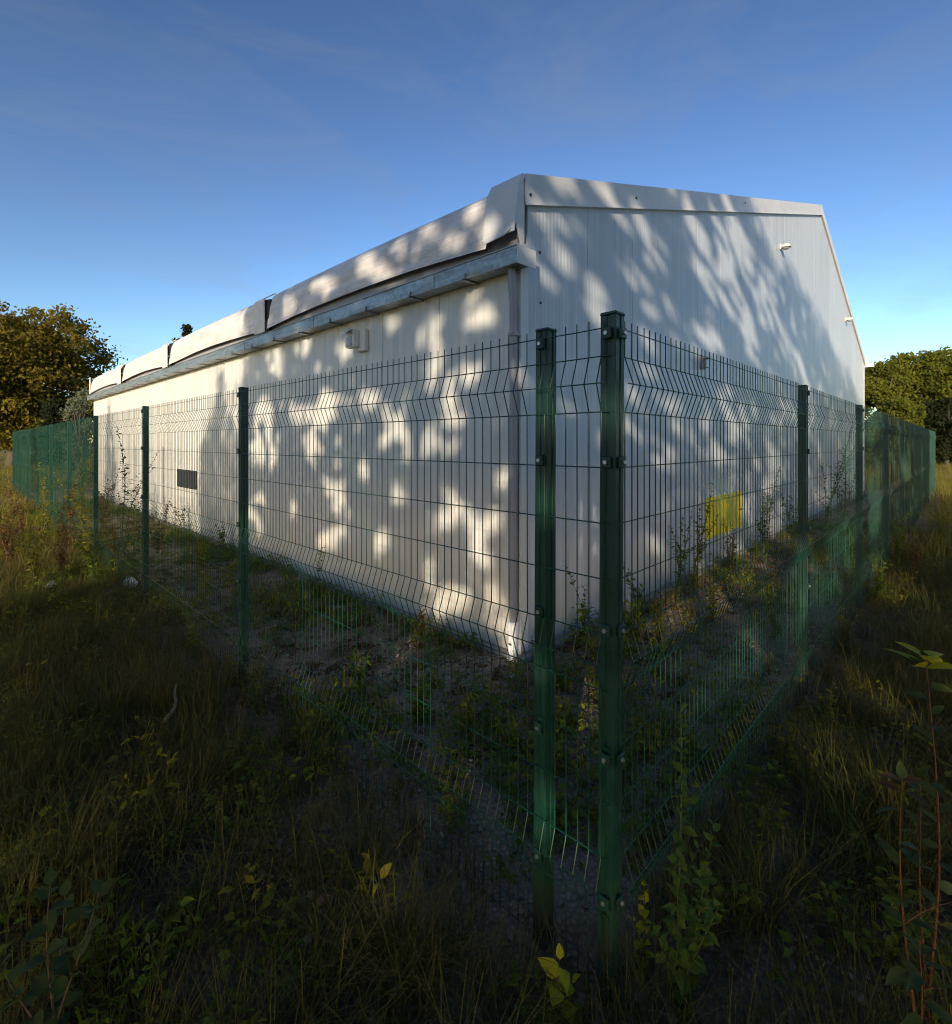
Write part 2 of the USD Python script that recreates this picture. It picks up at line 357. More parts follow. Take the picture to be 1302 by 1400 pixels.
# ground: dark earth with stones showing by the building, dry grass colours far off
mat("ground_look", {
    "g": ("geometry", {}), "n": ("noise_texture", {"scale": 1.6, "detail": 8.0, "roughness": 0.7}),
    "r": ("rgb_ramp", {"ramp": [(0.3, (0.04, 0.03, 0.016)), (0.5, (0.085, 0.065, 0.036)), (0.72, (0.14, 0.11, 0.065))]}),
    "v": ("voronoi_texture", {"scale": 38.0}), "vr": ("rgb_ramp", {"ramp": [(0.0, (1.3, 1.25, 1.2)), (0.6, (0.55, 0.55, 0.55))]}),
    "sx": ("separate_xyz", {}), "kx": ("map_range", {"from_min": FENCE_X - 0.7, "from_max": FENCE_X + 0.3, "clamp": True}), "ky": ("map_range", {"from_min": FENCE_Y - 0.7, "from_max": FENCE_Y + 0.3, "clamp": True}),
    "mn": ("math", {"math_type": "multiply"}), "r2": ("rgb_ramp", {"ramp": [(0.3, (0.15, 0.108, 0.068)), (0.5, (0.28, 0.215, 0.15)), (0.72, (0.42, 0.34, 0.25))]}), "st": ("mix", {"mix_type": "mix"}),
    "mx": ("mix", {"mix_type": "multiply", "fac": 0.8}), "b": ("bump", {"strength": 0.9, "distance": 0.02, "invert": True}),
    "f": ("noise_texture", {"scale": 0.09, "detail": 5.0, "roughness": 0.6}),
    "fr": ("rgb_ramp", {"ramp": [(0.3, (0.06, 0.065, 0.016)), (0.5, (0.14, 0.115, 0.035)), (0.7, (0.22, 0.16, 0.06))]}),
    "d": ("vector_math", {"math_type": "distance", "vector2": (4.0, 4.0, 0.0)}),
    "mr": ("map_range", {"from_min": 14.0, "from_max": 30.0, "to_min": 0.0, "to_max": 1.0, "clamp": True}),
    "far": ("mix", {"mix_type": "mix"}),
    "p": ("principled_bsdf", {"roughness": 0.95, "specular_ior_level": 0.15}),
}, [("g.position", "n.vector"), ("n.fac", "r.fac"), ("g.position", "v.vector"), ("v.distance", "vr.fac"), ("n.fac", "r2.fac"), ("g.position", "sx.vector"), ("sx.x", "kx.value"), ("sx.y", "ky.value"), ("kx.result", "mn.value1"), ("ky.result", "mn.value2"), ("mn.value", "st.fac"), ("r.color", "st.color1"), ("r2.color", "st.color2"), ("st.color", "mx.color1"), ("vr.color", "mx.color2"),
    ("v.distance", "b.height"), ("b.normal", "p.normal"), ("g.position", "f.vector"), ("f.fac", "fr.fac"), ("g.position", "d.vector1"), ("d.value", "mr.value"),
    ("mr.result", "far.fac"), ("mx.color", "far.color1"), ("fr.color", "far.color2"), ("far.color", "p.base_color")])

# ------------------------------------------------------------------ ground
CORNER = at_depth(833, 605, 1.828)
FX, FY = float(CORNER[0]), float(CORNER[1])       # the fence lines x = FX and y = FY


def height(x, y):
    x, y = np.asarray(x, float), np.asarray(y, float)
    p = np.stack([x, y, 0 * x], -1)
    inside = (x > FX - 0.2) & (y > FY - 0.2)
    d = np.hypot(x, y)
    z = (meshkit.fbm(p * 0.9, 3, 5) - 0.5) * np.where(inside, 0.05, 0.12) + (meshkit.fbm(p * 0.12, 3, 9) - 0.5) * np.clip((d - 12) / 30, 0, 1) * 0.8
    return z - 0.01


def ground():
    e = np.concatenate([-np.geomspace(600, 9.2, 28), np.linspace(-9, 12, 141), np.geomspace(12.2, 600, 30)])
    X, Y = np.meshgrid(e, e, indexing="ij")
    Z = height(X, Y)
    Z[(X > 0.2) & (Y > 0.2) & (X < 20) & (Y < 20)] = -0.06
    obj("ground", grid_mesh(np.stack([X, Y, Z], -1)), "ground_look", smooth=True, kind="structure")


ground()

# ------------------------------------------------------------------ warehouse
P_RIDGE, P_FAR, P_NEAR = on_y(1122, 281), on_y(1182, 490), on_y(705, 236)
RX, RZ = float(P_RIDGE[0]), float(P_RIDGE[2])
WX, WZ = float(P_FAR[0]), float(P_FAR[2])
NZ = float(P_NEAR[2])
LEN = float(on_x(128, 545)[1])
BAYS = [0.0] + [float(on_x(px, 500)[1]) for px in (372, 237, 172)] + [LEN]
print("gable", RX, RZ, WX, WZ, NZ, "length", LEN, BAYS, "fence", FX, FY)

W = thing("warehouse", "long white ribbed-panel warehouse with membrane roof inside the green mesh fence", "warehouse")
GZ = 3.60                                           # underside of the gutter
PT = 0.06                                           # panel thickness


def roof_z(x):
    return NZ + (RZ - NZ) * x / RX if x <= RX else RZ + (WZ - RZ) * (x - RX) / (WX - RX)


# long wall: panels a metre wide over a dark core that shows in the joints
obj("wall_core", cat([bx(0.03, 0.10, 0.03, LEN - 0.03, 0.0, 3.85)]), "seam_look", W)
VENT = [on_x(244.6, 641), on_x(269.6, 669)]
y = 0.10
n = int(round((LEN - 0.14) / 1.03))
step = (LEN - 0.14) / n
for k in range(n):
    obj("wall_panel", cbox(0, PT, y + 0.004, y + step - 0.004, 0.03, 3.87, 0.006), "wall_look", W)
    y += step
obj("plinth", cat([bx(-0.09, 0.05, -0.09, LEN, -0.1, 0.028), bx(0.05, WX, -0.09, 0.05, -0.1, 0.028)]), "concrete_look", W)

# gable: panels cut to the roof slope
core = prism_y([(0.03, 0.0), (WX - 0.03, 0.0), (WX - 0.03, WZ - 0.1), (RX, RZ - 0.1), (0.03, NZ - 0.1)], 0.03, 0.10)
obj("gable_core", core, "seam_look", W)
outline = Polygon([(0.0, 0.03), (WX, 0.03), (WX, WZ - 0.04), (RX, RZ - 0.04), (0.0, NZ - 0.04)])
n = int(round((WX - 0.12) / 1.03))
step = (WX - 0.12) / n
x = 0.10
for k in range(n):
    cell = outline.intersection(sbox(x + 0.004, 0, x + step - 0.004, 30))
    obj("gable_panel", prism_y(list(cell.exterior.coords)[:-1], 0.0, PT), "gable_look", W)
    x += step
# corner trim: an L of folded sheet over the corner, proud of both walls
obj("corner_trim", cat([cbox(-0.012, 0.10, -0.012, 0.004, 0.03, GZ + 0.26, 0.003), cbox(-0.012, 0.002, 0.004, 0.105, 0.03, GZ + 0.0, 0.003)]), "trim_look", W)
obj("corner_trim", cbox(WX - 0.10, WX + 0.012, -0.012, 0.004, 0.03, WZ - 0.3, 0.003), "trim_look", W)


# verge flashing along the roof slopes, in lengths that overlap
def verge(x0, x1, dy):
    a, b = np.array([x0, roof_z(x0)]), np.array([x1, roof_z(x1)])
    d = (b - a) / np.linalg.norm(b - a)
    nrm = np.array([-d[1], d[0]]) * (-1 if d[0] > 0 else 1)
    w = 0.27
    poly = [a, b, b + np.array([0, -w / abs(d[0])]), a + np.array([0, -w / abs(d[0])])]
    face = prism_y([tuple(p) for p in poly], -0.035 - dy, -0.028 - dy)
    lip = [poly[3], poly[2], poly[2] + (0, 0.014), poly[3] + (0, 0.014)]
    low = prism_y([tuple(p) for p in lip], -0.05 - dy, 0.0)
    top = prism_y([tuple(a), tuple(b), tuple(b + (0, 0.012)), tuple(a + (0, 0.012))], -0.035 - dy, 0.25)
    return cat([face, low, top])


joints = [0.0, float(on_y(880, 265)[0]), float(on_y(1003, 275)[0]), RX]
for k in range(3):
    obj("verge_flashing", verge(joints[k] + (0.03 if k == 0 else -0.03), joints[k + 1], 0.003 * (k % 2)), "trim_look", W)
obj("verge_flashing", verge(RX, RX + (WX - RX) * 0.5, 0.0), "trim_look", W)
obj("verge_flashing", verge(RX + (WX - RX) * 0.5 - 0.03, WX, 0.003), "trim_look", W)

# back and far walls
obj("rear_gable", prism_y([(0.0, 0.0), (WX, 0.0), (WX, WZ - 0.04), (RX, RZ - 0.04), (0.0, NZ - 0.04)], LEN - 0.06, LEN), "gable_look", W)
obj("far_wall", bx(WX - 0.06, WX, 0.10, LEN - 0.07, 0.03, WZ - 0.15), "wall_look", W)

# membrane roof: one inflated cushion per bay; the lower hem arches up from the gutter between the straps
for k in range(4):
    y0, y1 = BAYS[k] + 0.34, BAYS[k + 1] - 0.045
    nv, nu = 60, 22
    v = np.linspace(0, 1, nv)
    arch = np.sin(np.pi * v) ** 0.8
    amp = (0.075, 0.06, 0.065, 0.07)[k]
    prof_s = np.linspace(0, 1, nu)
    P = np.zeros((nv, nu, 3))
    for j, s in enumerate(prof_s):
        if s < 0.55:                                # the steep front of the cushion
            q = s / 0.55
            zb = 3.86 + amp * arch
            zt = NZ - 0.01 + 0.015 * arch
            P[:, j, 0] = -0.11 + 0.15 * q ** 2.2 + 0.012 * np.sin(2 * np.pi * q) - 0.03 * arch * np.sin(np.pi * q)
            P[:, j, 2] = zb + (zt - zb) * q
        else:                                       # over the top and up the roof
            q = (s - 0.55) / 0.45
            P[:, j, 0] = 0.04 + (RX - 0.04) * q
            P[:, j, 2] = NZ - 0.01 + 0.015 * arch + (RZ - NZ) * q * 0.995 + 0.10 * arch * np.sin(np.pi * min(1, q * 1.2 + 0.0)) * (q < 0.83)
        P[:, j, 1] = y0 + (y1 - y0) * v
    front = prof_s < 0.5
    w = (meshkit.fbm(np.stack([P[..., 1] * 0.7, P[..., 2] * 9.0, 0 * P[..., 0] + k], -1), 3, 3) - 0.5)
    P[..., 0] += w * 0.06 * front[None, :] * (np.sin(np.pi * v) ** 0.5)[:, None]
    obj("roof_cushion", grid_mesh(P), "membrane_look", W, smooth=True)
    # far slope of the roof
    Q = np.zeros((12, 8, 3))
    vv = np.linspace(0, 1, 12)
    for j, q in enumerate(np.linspace(0, 1, 8)):
        Q[:, j, 0] = RX + (WX - RX) * q
        Q[:, j, 1] = y0 + (y1 - y0) * vv
        Q[:, j, 2] = RZ + (WZ - RZ) * q - 0.02 + 0.15 * np.sin(np.pi * vv) * np.sin(np.pi * q)
    obj("roof_cushion", grid_mesh(Q), "membrane_look", W, smooth=True)
for k, yb in enumerate(BAYS[1:4]):                  # straps that clamp the cushions between bays
    a_, b_ = yb - 0.02, yb + 0.35
    obj("roof_strap", cat([cbox(-0.15, -0.125, a_, b_, 3.81, NZ - 0.12, 0.004),
                           prism_y([(-0.15, NZ - 0.12), (-0.125, NZ - 0.12), (0.06, NZ + 0.0), (0.045, NZ + 0.012)], a_, b_)]), "strap_look", W)
    obj("roof_strap_gap", bx(-0.09, 0.0, yb - 0.085, yb - 0.022, 3.83, NZ - 0.14), "dark_metal_look", W)
obj("roof_strap", cbox(-0.13, -0.10, LEN - 0.05, LEN + 0.02, 3.83, NZ, 0.004), "strap_look", W)
# corner piece: a sheet of folded metal that closes the roof edge at the gable, its bottom flap hanging open
cp = [(-0.14, 3.92), (-0.125, 3.92), (-0.05, NZ - 0.12), (0.03, NZ - 0.01), (0.03, NZ + 0.012), (-0.01, NZ + 0.012), (-0.07, NZ - 0.10)]
obj("corner_cap", prism_y(cp, -0.03, 0.36), "trim_look", W)
obj("corner_cap_side", prism_y([(-0.10, 4.05), (0.0, 3.80), (0.03, 3.80), (0.035, NZ - 0.02), (-0.05, NZ - 0.12)], -0.020, -0.008), "trim_look", W)
fl = np.array([[-0.145, 0.0, 3.955], [-0.142, 0.31, 3.935], [-0.20, 0.30, 3.865], [-0.175, 0.06, 3.895]])
fl2 = fl + (0.006, 0, -0.006)
obj("corner_flap", (np.vstack([fl, fl2]), np.array([[0, 1, 2], [0, 2, 3], [4, 6, 5], [4, 7, 6], [0, 3, 7], [0, 7, 4], [1, 5, 6], [1, 6, 2], [2, 6, 7], [2, 7, 3]])), "trim_look", W)
obj("eave_board", bx(-0.03, 0.03, 0.02, LEN, 3.78, 4.05), "pipe_look", W)

# box gutters, each with an end cap, brackets and joints
GW = 0.19
u = [(-GW, GZ), (-0.02, GZ), (-0.02, GZ + 0.15), (-0.027, GZ + 0.15), (-0.027, GZ + 0.007), (-GW + 0.007, GZ + 0.007), (-GW + 0.007, GZ + 0.16), (-GW - 0.012, GZ + 0.16), (-GW - 0.012, GZ + 0.153), (-GW, GZ + 0.153)]
gut = obj("gutter", prism_y(u, -0.115, LEN + 0.05), "gutter_look", W)
obj("end_cap", bx(-GW - 0.004, 0.07, -0.125, -0.117, GZ - 0.006, GZ + 0.165), "trim_look", gut)
yy_ = 0.55
while yy_ < LEN:
    obj("bracket", cat([bx(-GW - 0.018, -GW - 0.0005, yy_ - 0.015, yy_ + 0.015, GZ - 0.015, GZ + 0.05), bx(-GW - 0.018, -0.003, yy_ - 0.015, yy_ + 0.015, GZ - 0.018, GZ - 0.003)]), "gutter_look", gut)
    yy_ += 0.85
for yy_ in (1.0, 3.55, 5.95, 9.0, 12.0, 15.0, 18.0):
    obj("joint_sleeve", bx(-GW - 0.006, -GW - 0.0003, yy_, yy_ + 0.10, GZ + 0.001, GZ + 0.151), "gutter_look", gut)
gz = WZ - 0.36
gut2 = obj("gutter", prism_y([(WX + 0.02, gz), (WX + 0.22, gz), (WX + 0.22, gz + 0.17), (WX + 0.02, gz + 0.17)], -0.30, LEN), "trim_look", W)

# downpipe in the corner, its white plastic shoe at the bottom
DX, DY = -0.066, 0.035
dp = obj("downpipe", tube([(DX - 0.02, DY, GZ + 0.01), (DX - 0.02, DY, 3.45), (DX, DY, 3.3), (DX, DY, 0.32)], 0.036, 12), "pipe_look", W, smooth=40)
for z in (3.0, 1.35):
    obj("pipe_clip", cat([tube([(DX, DY, z - 0.015), (DX, DY, z + 0.015)], 0.049, 12), bx(DX, -0.0135, DY - 0.045, DY + 0.065, z - 0.012, z + 0.012)]), "pipe_look", dp)
obj("pipe_shoe", tube([(DX, DY, 0.345), (DX, DY, 0.335), (DX, DY, 0.27), (DX, DY, 0.265), (DX - 0.01, DY + 0.005, -0.05)], [0.041, 0.052, 0.052, 0.046, 0.046], 14), "white_plastic_look", dp, smooth=40)

# dark louvred vent low in the long wall, yellow hatch low in the gable
va, vb = VENT
vent = obj("vent", cat([cbox(-0.03, -0.002, min(va[1], vb[1]), max(va[1], vb[1]), vb[2], va[2], 0.006)]), "dark_metal_look", W, label="dark brown metal vent low in the sunlit long wall")
for k in range(7):
    z = vb[2] + (va[2] - vb[2]) * (k + 0.5) / 7
    yw0, yw1 = min(va[1], vb[1]) + 0.04, max(va[1], vb[1]) - 0.04
    sl = prism_y([(-0.032, z - 0.035), (-0.05, z - 0.035), (-0.032, z + 0.03)], yw0, yw1)
    obj("louvre", sl, "dark_metal_look", vent)
ha, hb = on_y(961, 683), on_y(1013, 720)
hx0, hx1, hz0, hz1 = ha[0], hb[0], 0.5 * (on_y(963, 736)[2] + hb[2]), 0.5 * (ha[2] + on_y(1013, 670)[2])
hatch = obj("hatch", cbox(hx0, hx1, -0.024, -0.002, hz0, hz1, 0.006), "yellow_look", W, label="bright yellow hatch cover low in the gable wall")
obj("hatch_frame", cat([bx(hx0 - 0.03, hx0 + 0.01, -0.034, -0.001, hz0 - 0.03, hz1 + 0.03), bx(hx1 - 0.01, hx1 + 0.03, -0.034, -0.001, hz0 - 0.03, hz1 + 0.03)]), "trim_look", hatch)
for i in range(2):
    for j in range(3):
        fx, fz = hx0 + 0.06 + (hx1 - hx0 - 0.12) * i, hz0 + 0.06 + (hz1 - hz0 - 0.12) * j / 2
        obj("hatch_screw", tube([(fx, -0.0235, fz), (fx, -0.03, fz)], 0.014, 8), "bolt_look", hatch)
obj("hatch_handle", cat([bx(hx1 - 0.20, hx1 - 0.08, -0.05, -0.042, (hz0 + hz1) / 2 - 0.012, (hz0 + hz1) / 2 + 0.012), bx(hx1 - 0.20, hx1 - 0.185, -0.0425, -0.023, (hz0 + hz1) / 2 - 0.010, (hz0 + hz1) / 2 + 0.010), bx(hx1 - 0.095, hx1 - 0.08, -0.0425, -0.023, (hz0 + hz1) / 2 - 0.010, (hz0 + hz1) / 2 + 0.010)]), "dark_metal_look", hatch)
for px, py in ((738, 345), (739, 414), (712 + 9, 268), (866, 272), (1016, 278)):
    p = on_y(px, py)
    obj("screw", tube([(p[0], -0.01 if py > 300 else -0.048, p[2]), (p[0], 0.01, p[2])], 0.013, 8), "dark_metal_look", W)

# lamps fixed to the walls
a = on_x(497, 466)
t = thing("wall_floodlight", "grey box floodlight under the gutter on the long wall", "floodlight", (0, a[1], a[2]))
obj("back_box", cbox(-0.075, -0.001, -0.13, 0.06, -0.145, 0.135, 0.012), "lamp_look", t)
obj("housing", cbox(-0.175, -0.077, -0.03, 0.155, -0.10, 0.125, 0.015), "lamp_look", t)
obj("lens", cbox(-0.183, -0.1755, -0.012, 0.137, -0.082, 0.04, 0.003), "lens_look", t)
obj("visor", prism_y([(-0.176, 0.126), (-0.25, 0.075), (-0.25, 0.083), (-0.176, 0.135)], -0.03, 0.155), "lamp_look", t)


def dome_lamp(px, py, label, s=1.0):
    p = on_y(px, py)
    t = thing("dome_lamp", label, "wall lamp", (p[0], 0, p[2]), scale=s, group="dome lamps on the gable")
    obj("bracket", cat([cbox(-0.05, 0.05, -0.03, -0.001, -0.06, 0.06, 0.005), tube([(0, -0.03, 0.03), (0, -0.07, 0.04), (0, -0.10, 0.02)], 0.014, 8)]), "lamp_look", t)
    prof = np.array([(0.001, 0.05), (0.05, 0.045), (0.085, 0.02), (0.10, -0.02), (0.10, -0.035), (0.09, -0.035), (0.001, -0.03)])
    m = trimesh.creation.revolve(prof, sections=20); m.apply_translation((0, -0.115, 0))
    obj("shade", m, "lamp_look", t, smooth=40)
    l = trimesh.creation.icosphere(2, 0.07); l.apply_scale((1, 1, 0.6)); l.apply_translation((0, -0.115, -0.04))
    obj("lens", l, "lens_look", t, smooth=True)


dome_lamp(1067, 338, "small white dome lamp high on the gable below the ridge", 1.0)
dome_lamp(1156, 437, "small white dome lamp near the far edge of the gable", 1.1)
p = on_y(959, 496)
t = thing("bulkhead_lamp", "small grey bulkhead lamp in the middle of the gable, seen just above the fence top", "wall lamp", (p[0], 0, p[2]))
obj("back_box", cbox(-0.07, 0.07, -0.05, -0.001, -0.10, 0.10, 0.01), "pipe_look", t)
obj("lens", cbox(-0.055, 0.055, -0.10, -0.051, -0.085, 0.045, 0.012), "lens_look", t)
obj("visor", cbox(-0.07, 0.07, -0.13, -0.0505, 0.055, 0.075, 0.004), "lamp_look", t)

# ------------------------------------------------------------------ fence
WIRES = [2.41, 2.31, 2.21, 2.11, 1.91, 1.71, 1.51, 1.31, 1.21, 1.11, 0.91, 0.71, 0.51, 0.41, 0.31, 0.11, 0.035]
FOLD = {2.21: 0.034, 1.21: 0.034, 0.41: 0.034}
PROFILE = [(2.44, 0), (2.31, 0), (2.21, 0.034), (2.11, 0), (1.31, 0), (1.21, 0.034), (1.11, 0), (0.51, 0), (0.41, 0.034), (0.31, 0), (0.02, 0)]
RW = 0.0023


def strand(points, sides):
    return tube(points, RW, sides)


def fence_panel(parent, origin, along, out, length, apart, seed):
    """One welded mesh panel: upright wires 50 mm apart with three V folds, horizontal wires behind them."""
    rng = np.random.default_rng(seed)
    h = holder("mesh_panel", parent) if apart else None
    o, al, ou, up = np.asarray(origin, float), np.asarray(along, float), np.asarray(out, float), np.array([0, 0, 1.0])
    n = int(length / 0.05)
    off = (length - (n - 1) * 0.05) / 2
    sides = 6 if apart else 4
    everything = []
    bow = rng.normal(0, 0.004)
    for k in range(n):
        s = off + 0.05 * k
        wob = bow * math.sin(math.pi * s / length) + rng.normal(0, 0.0012)
        lean = rng.normal(0, 0.002)
        pts = [o + al * (s + lean * (z - 1.2)) + ou * (f + wob) + up * z for z, f in PROFILE]
        m = strand(pts, sides)
        if apart:
            obj("upright_wire", m, "wire_look", h)
        else:
            everything.append(m)
    for z in WIRES:
        f = FOLD.get(z, 0.0)
        m = tube([o + al * s + ou * (f + bow * math.sin(math.pi * s / length) - 2 * RW + 0.0004) + up * z for s in np.linspace(0.0, length, 5)], RW * (1.25 if z < 0.05 else 1.05), sides)
        if apart:
            obj("crosswire", m, "wire_look", h)
        else:
            everything.append(m)
    if not apart:
        obj("mesh_panel", cat(everything), "wire_look", parent)


def fence_post(parent, pos, faces, near, top=2.455, size=0.03, lean=(0, 0)):
    """A square tube post with rounded corners and a groove, a cap, and on each given face clamps with bolts."""
    x, y = pos
    r = size
    g = 0.006
    sec = Polygon([(-r, -r), (-g, -r), (-g, -r + 0.004), (g, -r + 0.004), (g, -r), (r, -r), (r, -g), (r - 0.004, -g), (r - 0.004, g), (r, g), (r, r), (g, r), (g, r - 0.004), (-g, r - 0.004), (-g, r), (-r, r), (-r, g), (-r + 0.004, g), (-r + 0.004, -g), (-r, -g)])
    sec = sec.buffer(-0.003).buffer(0.003, quad_segs=3)
    m = trimesh.creation.extrude_polygon(sec, top + 0.30, engine="earcut")
    m.apply_translation((0, 0, -0.30))
    v = np.array(m.vertices); v[:, 0] += lean[0] * v[:, 2] + x; v[:, 1] += lean[1] * v[:, 2] + y
    p = obj("post", (v, np.asarray(m.faces)), "fence_look", parent)
    lx, ly = x + lean[0] * top, y + lean[1] * top
    obj("cap", cbox(lx - r - 0.003, lx + r + 0.003, ly - r - 0.003, ly + r + 0.003, top, top + 0.014, 0.005), "fence_look", p)
    if near:
        for (dx, dy) in faces:
            for z in (2.39, 1.93, 1.33, 0.87, 0.36):
                cx, cy = x + lean[0] * z, y + lean[1] * z
                ax = np.array([dx, dy]); tt = np.array([-dy, dx])
                c = np.array([cx, cy]) + ax * (r + 0.0105)
                hx, hy = abs(ax[0]) * 0.006 + abs(tt[0]) * 0.019, abs(ax[1]) * 0.006 + abs(tt[1]) * 0.019
                cl = obj("clamp", cbox(c[0] - hx, c[0] + hx, c[1] - hy, c[1] + hy, z - 0.021, z + 0.021, 0.003), "fence_look", p)
                b0, b1 = c + ax * 0.005, c + ax * 0.011
                obj("bolt", cat([tube([(*b0, z), (*b1, z)], [0.0085, 0.0075], 10)]), "bolt_look", cl)
    return p


fence_group = None
F1 = thing("mesh_fence", "green welded mesh fence running along the long wall to the left", "fence", group="runs of green mesh fence round the warehouse")
F2 = thing("mesh_fence", "green welded mesh fence running along the gable to the right", "fence", group="runs of green mesh fence round the warehouse")


def ly(px):
    return float(on_x(px, 605, FX)[1])


def rx(px):
    return float(on_y(px, 605, FY)[0])


left = [FY, ly(743), ly(333), ly(199), ly(131)]
stp = left[4] - left[3]
while left[-1] < ly(26):
    left.append(left[-1] + 2.9)
right = [FX, rx(1098), rx(1175)]
while right[-1] < rx(1275):
    right.append(right[-1] + 2.9)
print("left", left, "right", right)
OUTL, OUTR = FX - 0.040, FY - 0.040
for k, yp in enumerate(left):
    if k == 0:
        fence_post(F1, (FX, FY), [(-1, 0), (0, -1)], True, size=0.031, lean=(0.003, -0.004))
    else:
        fence_post(F1, (FX, yp), [(-1, 0)], k < 4, top=2.44, lean=(0.0, -0.006) if k == 1 else (0, 0))
for k in range(len(left) - 1):
    y0, y1 = left[k] - (0.02 if k == 0 else -0.002), left[k + 1] - 0.002
    fence_panel(F1, (OUTL, y0, 0.0), (0, 1, 0), (-1, 0, 0), y1 - y0, k < 2, 10 + k)
for k, xp in enumerate(right):
    if k:
        fence_post(F2, (xp, FY), [(0, -1)], k < 3, top=2.44)
for k in range(len(right) - 1):
    x0, x1 = right[k] + (0.01 if k == 0 else 0.002), right[k + 1] - 0.002
    fence_panel(F2, (x0, OUTR, 0.0), (1, 0, 0), (0, -1, 0), x1 - x0, k < 1, 40 + k)
# the return runs behind the building
F3 = thing("mesh_fence", "green welded mesh fence closing the plot behind the long wall's far end", "fence", group="runs of green mesh fence round the warehouse")
ye = left[-1]
for k in range(4):
    fence_post(F3, (FX + 2.9 * (k + 1), ye), [], False, top=2.44)
    fence_panel(F3, (FX + 2.9 * k + 0.03, ye + 0.04, 0.0), (1, 0, 0), (0, 1, 0), 2.88, False, 70 + k)
F4 = thing("mesh_fence", "green welded mesh fence closing the plot beyond the gable's far corner", "fence", group="runs of green mesh fence round the warehouse")
xe = right[-1]
for k in range(4):
    fence_post(F4, (xe, FY + 2.9 * (k + 1)), [], False, top=2.44)
    fence_panel(F4, (xe + 0.04, FY + 2.9 * k + 0.03, 0.0), (0, 1, 0), (1, 0, 0), 2.88, False, 80 + k)


# ------------------------------------------------------------------ vegetation builders
def leaf_quads(c, size, rng, droop=0.3, aspect=0.6):
    """A kite-shaped leaf of two triangles at every centre, at random attitudes."""
    n = len(c)
    a = rng.normal(size=(n, 3)); a[:, 2] -= droop; a /= np.linalg.norm(a, axis=1, keepdims=True)
    b = np.cross(a, rng.normal(size=(n, 3))); b /= np.linalg.norm(b, axis=1, keepdims=True)
    s = (size * rng.uniform(0.65, 1.3, n))[:, None]
    w = s * aspect
    nn = np.cross(a, b)
    v = np.stack([c - a * s * 0.5, c + b * w * 0.5 - a * s * 0.05 + nn * s * 0.12, c + a * s * 0.5, c - b * w * 0.5 - a * s * 0.05 + nn * s * 0.12], 1).reshape(-1, 3)
    k = np.arange(n)[:, None] * 4
    return v, np.vstack([k + [0, 1, 2], k + [0, 2, 3]])


def crown_points(blobs, rng, clumps, per, spread, shell=0.55):
    """Leaf centres in clumps spread through ellipsoids (cx, cy, cz, rx, ry, rz), thicker towards their skins."""
    vol = np.array([b[3] * b[4] * b[5] for b in blobs]) ** 0.8
    pick = rng.choice(len(blobs), clumps, p=vol / vol.sum())
    B = np.array(blobs)[pick]
    d = rng.normal(size=(clumps, 3)); d /= np.linalg.norm(d, axis=1, keepdims=True)
    rad = (shell + (1 - shell) * rng.random(clumps)) ** 1.0 * rng.uniform(0.75, 1.05, clumps)
    cc = B[:, :3] + d * rad[:, None] * B[:, 3:]
    sp = spread * rng.uniform(0.6, 1.35, clumps)
    c = cc[:, None] + np.clip(rng.normal(size=(clumps, per, 3)), -1.7, 1.7) * sp[:, None, None] * (1, 1, 0.7)
    return cc, c.reshape(-1, 3)


def tree_mesh(h, blobs, seed, clumps, per, spread, leaf, trunk_r, shell=0.55, limbs=24):
    rng = np.random.default_rng(seed)
    cc, c = crown_points(blobs, rng, clumps, per, spread, shell)
    crown = leaf_quads(c, leaf, rng)
    zt = h * 0.80
    bend = rng.normal(0, 0.04 * h, 2)
    axis = lambda z: np.array([bend[0] * (z / zt) ** 2, bend[1] * (z / zt) ** 2, z])
    zs = np.linspace(-0.2, zt, 9)
    parts = [tube([axis(max(z, 0)) * (1, 1, 0) + (0, 0, z) for z in zs], trunk_r * (1.0 - 0.85 * (zs + 0.2) / (zt + 0.2)) * np.where(zs < 0.1, 1.4, 1), 8)]
    for e in cc[rng.choice(len(cc), min(limbs, len(cc)), replace=False)]:
        z0 = max(h * 0.12, min(e[2] * 0.72, zt * 0.95) * rng.uniform(0.6, 0.95))
        a = axis(z0); m = (a + e) / 2 + (0, 0, 0.06 * h * rng.uniform(0, 1))
        r0 = trunk_r * (1 - 0.85 * z0 / zt) * 0.55
        s = np.linspace(0, 1, 6)[:, None]
        parts.append(tube((1 - s) ** 2 * a + 2 * s * (1 - s) * m + s ** 2 * e, np.linspace(r0, 0.012, 6), 5))
    return cat(parts), crown


def tree(name, label, base, h, blobs, seed, look, clumps=500, per=30, spread=0.35, leaf=0.16, trunk_r=0.22, group=None, shell=0.55, catg="tree", limbs=24):
    t = thing(name, label, catg, base, group=group)
    tr, cr = tree_mesh(h, blobs, seed, clumps, per, spread, leaf, trunk_r, shell, limbs)
    obj("trunk", tr, "bark_look", t, smooth=50)
    obj("crown", cr, look, t)
    return t


def blobs_of(seed, n, R, z0, z1, top=0.7):
    """Lobes of an uneven crown."""
    rng = np.random.default_rng(seed)
    out = []
    for k in range(n):
        q = (k + 0.5) / n
        z = z0 + (z1 - z0) * q
        r = R * math.sin(math.pi * (0.18 + top * q)) ** 0.8
        a = k * 2.4 + rng.uniform(-0.5, 0.5)
        d = r * rng.uniform(0.35, 0.75)
        s = R * rng.uniform(0.33, 0.55)
        out.append((d * math.cos(a), d * math.sin(a), z, s, s, s * 0.75))
    return out


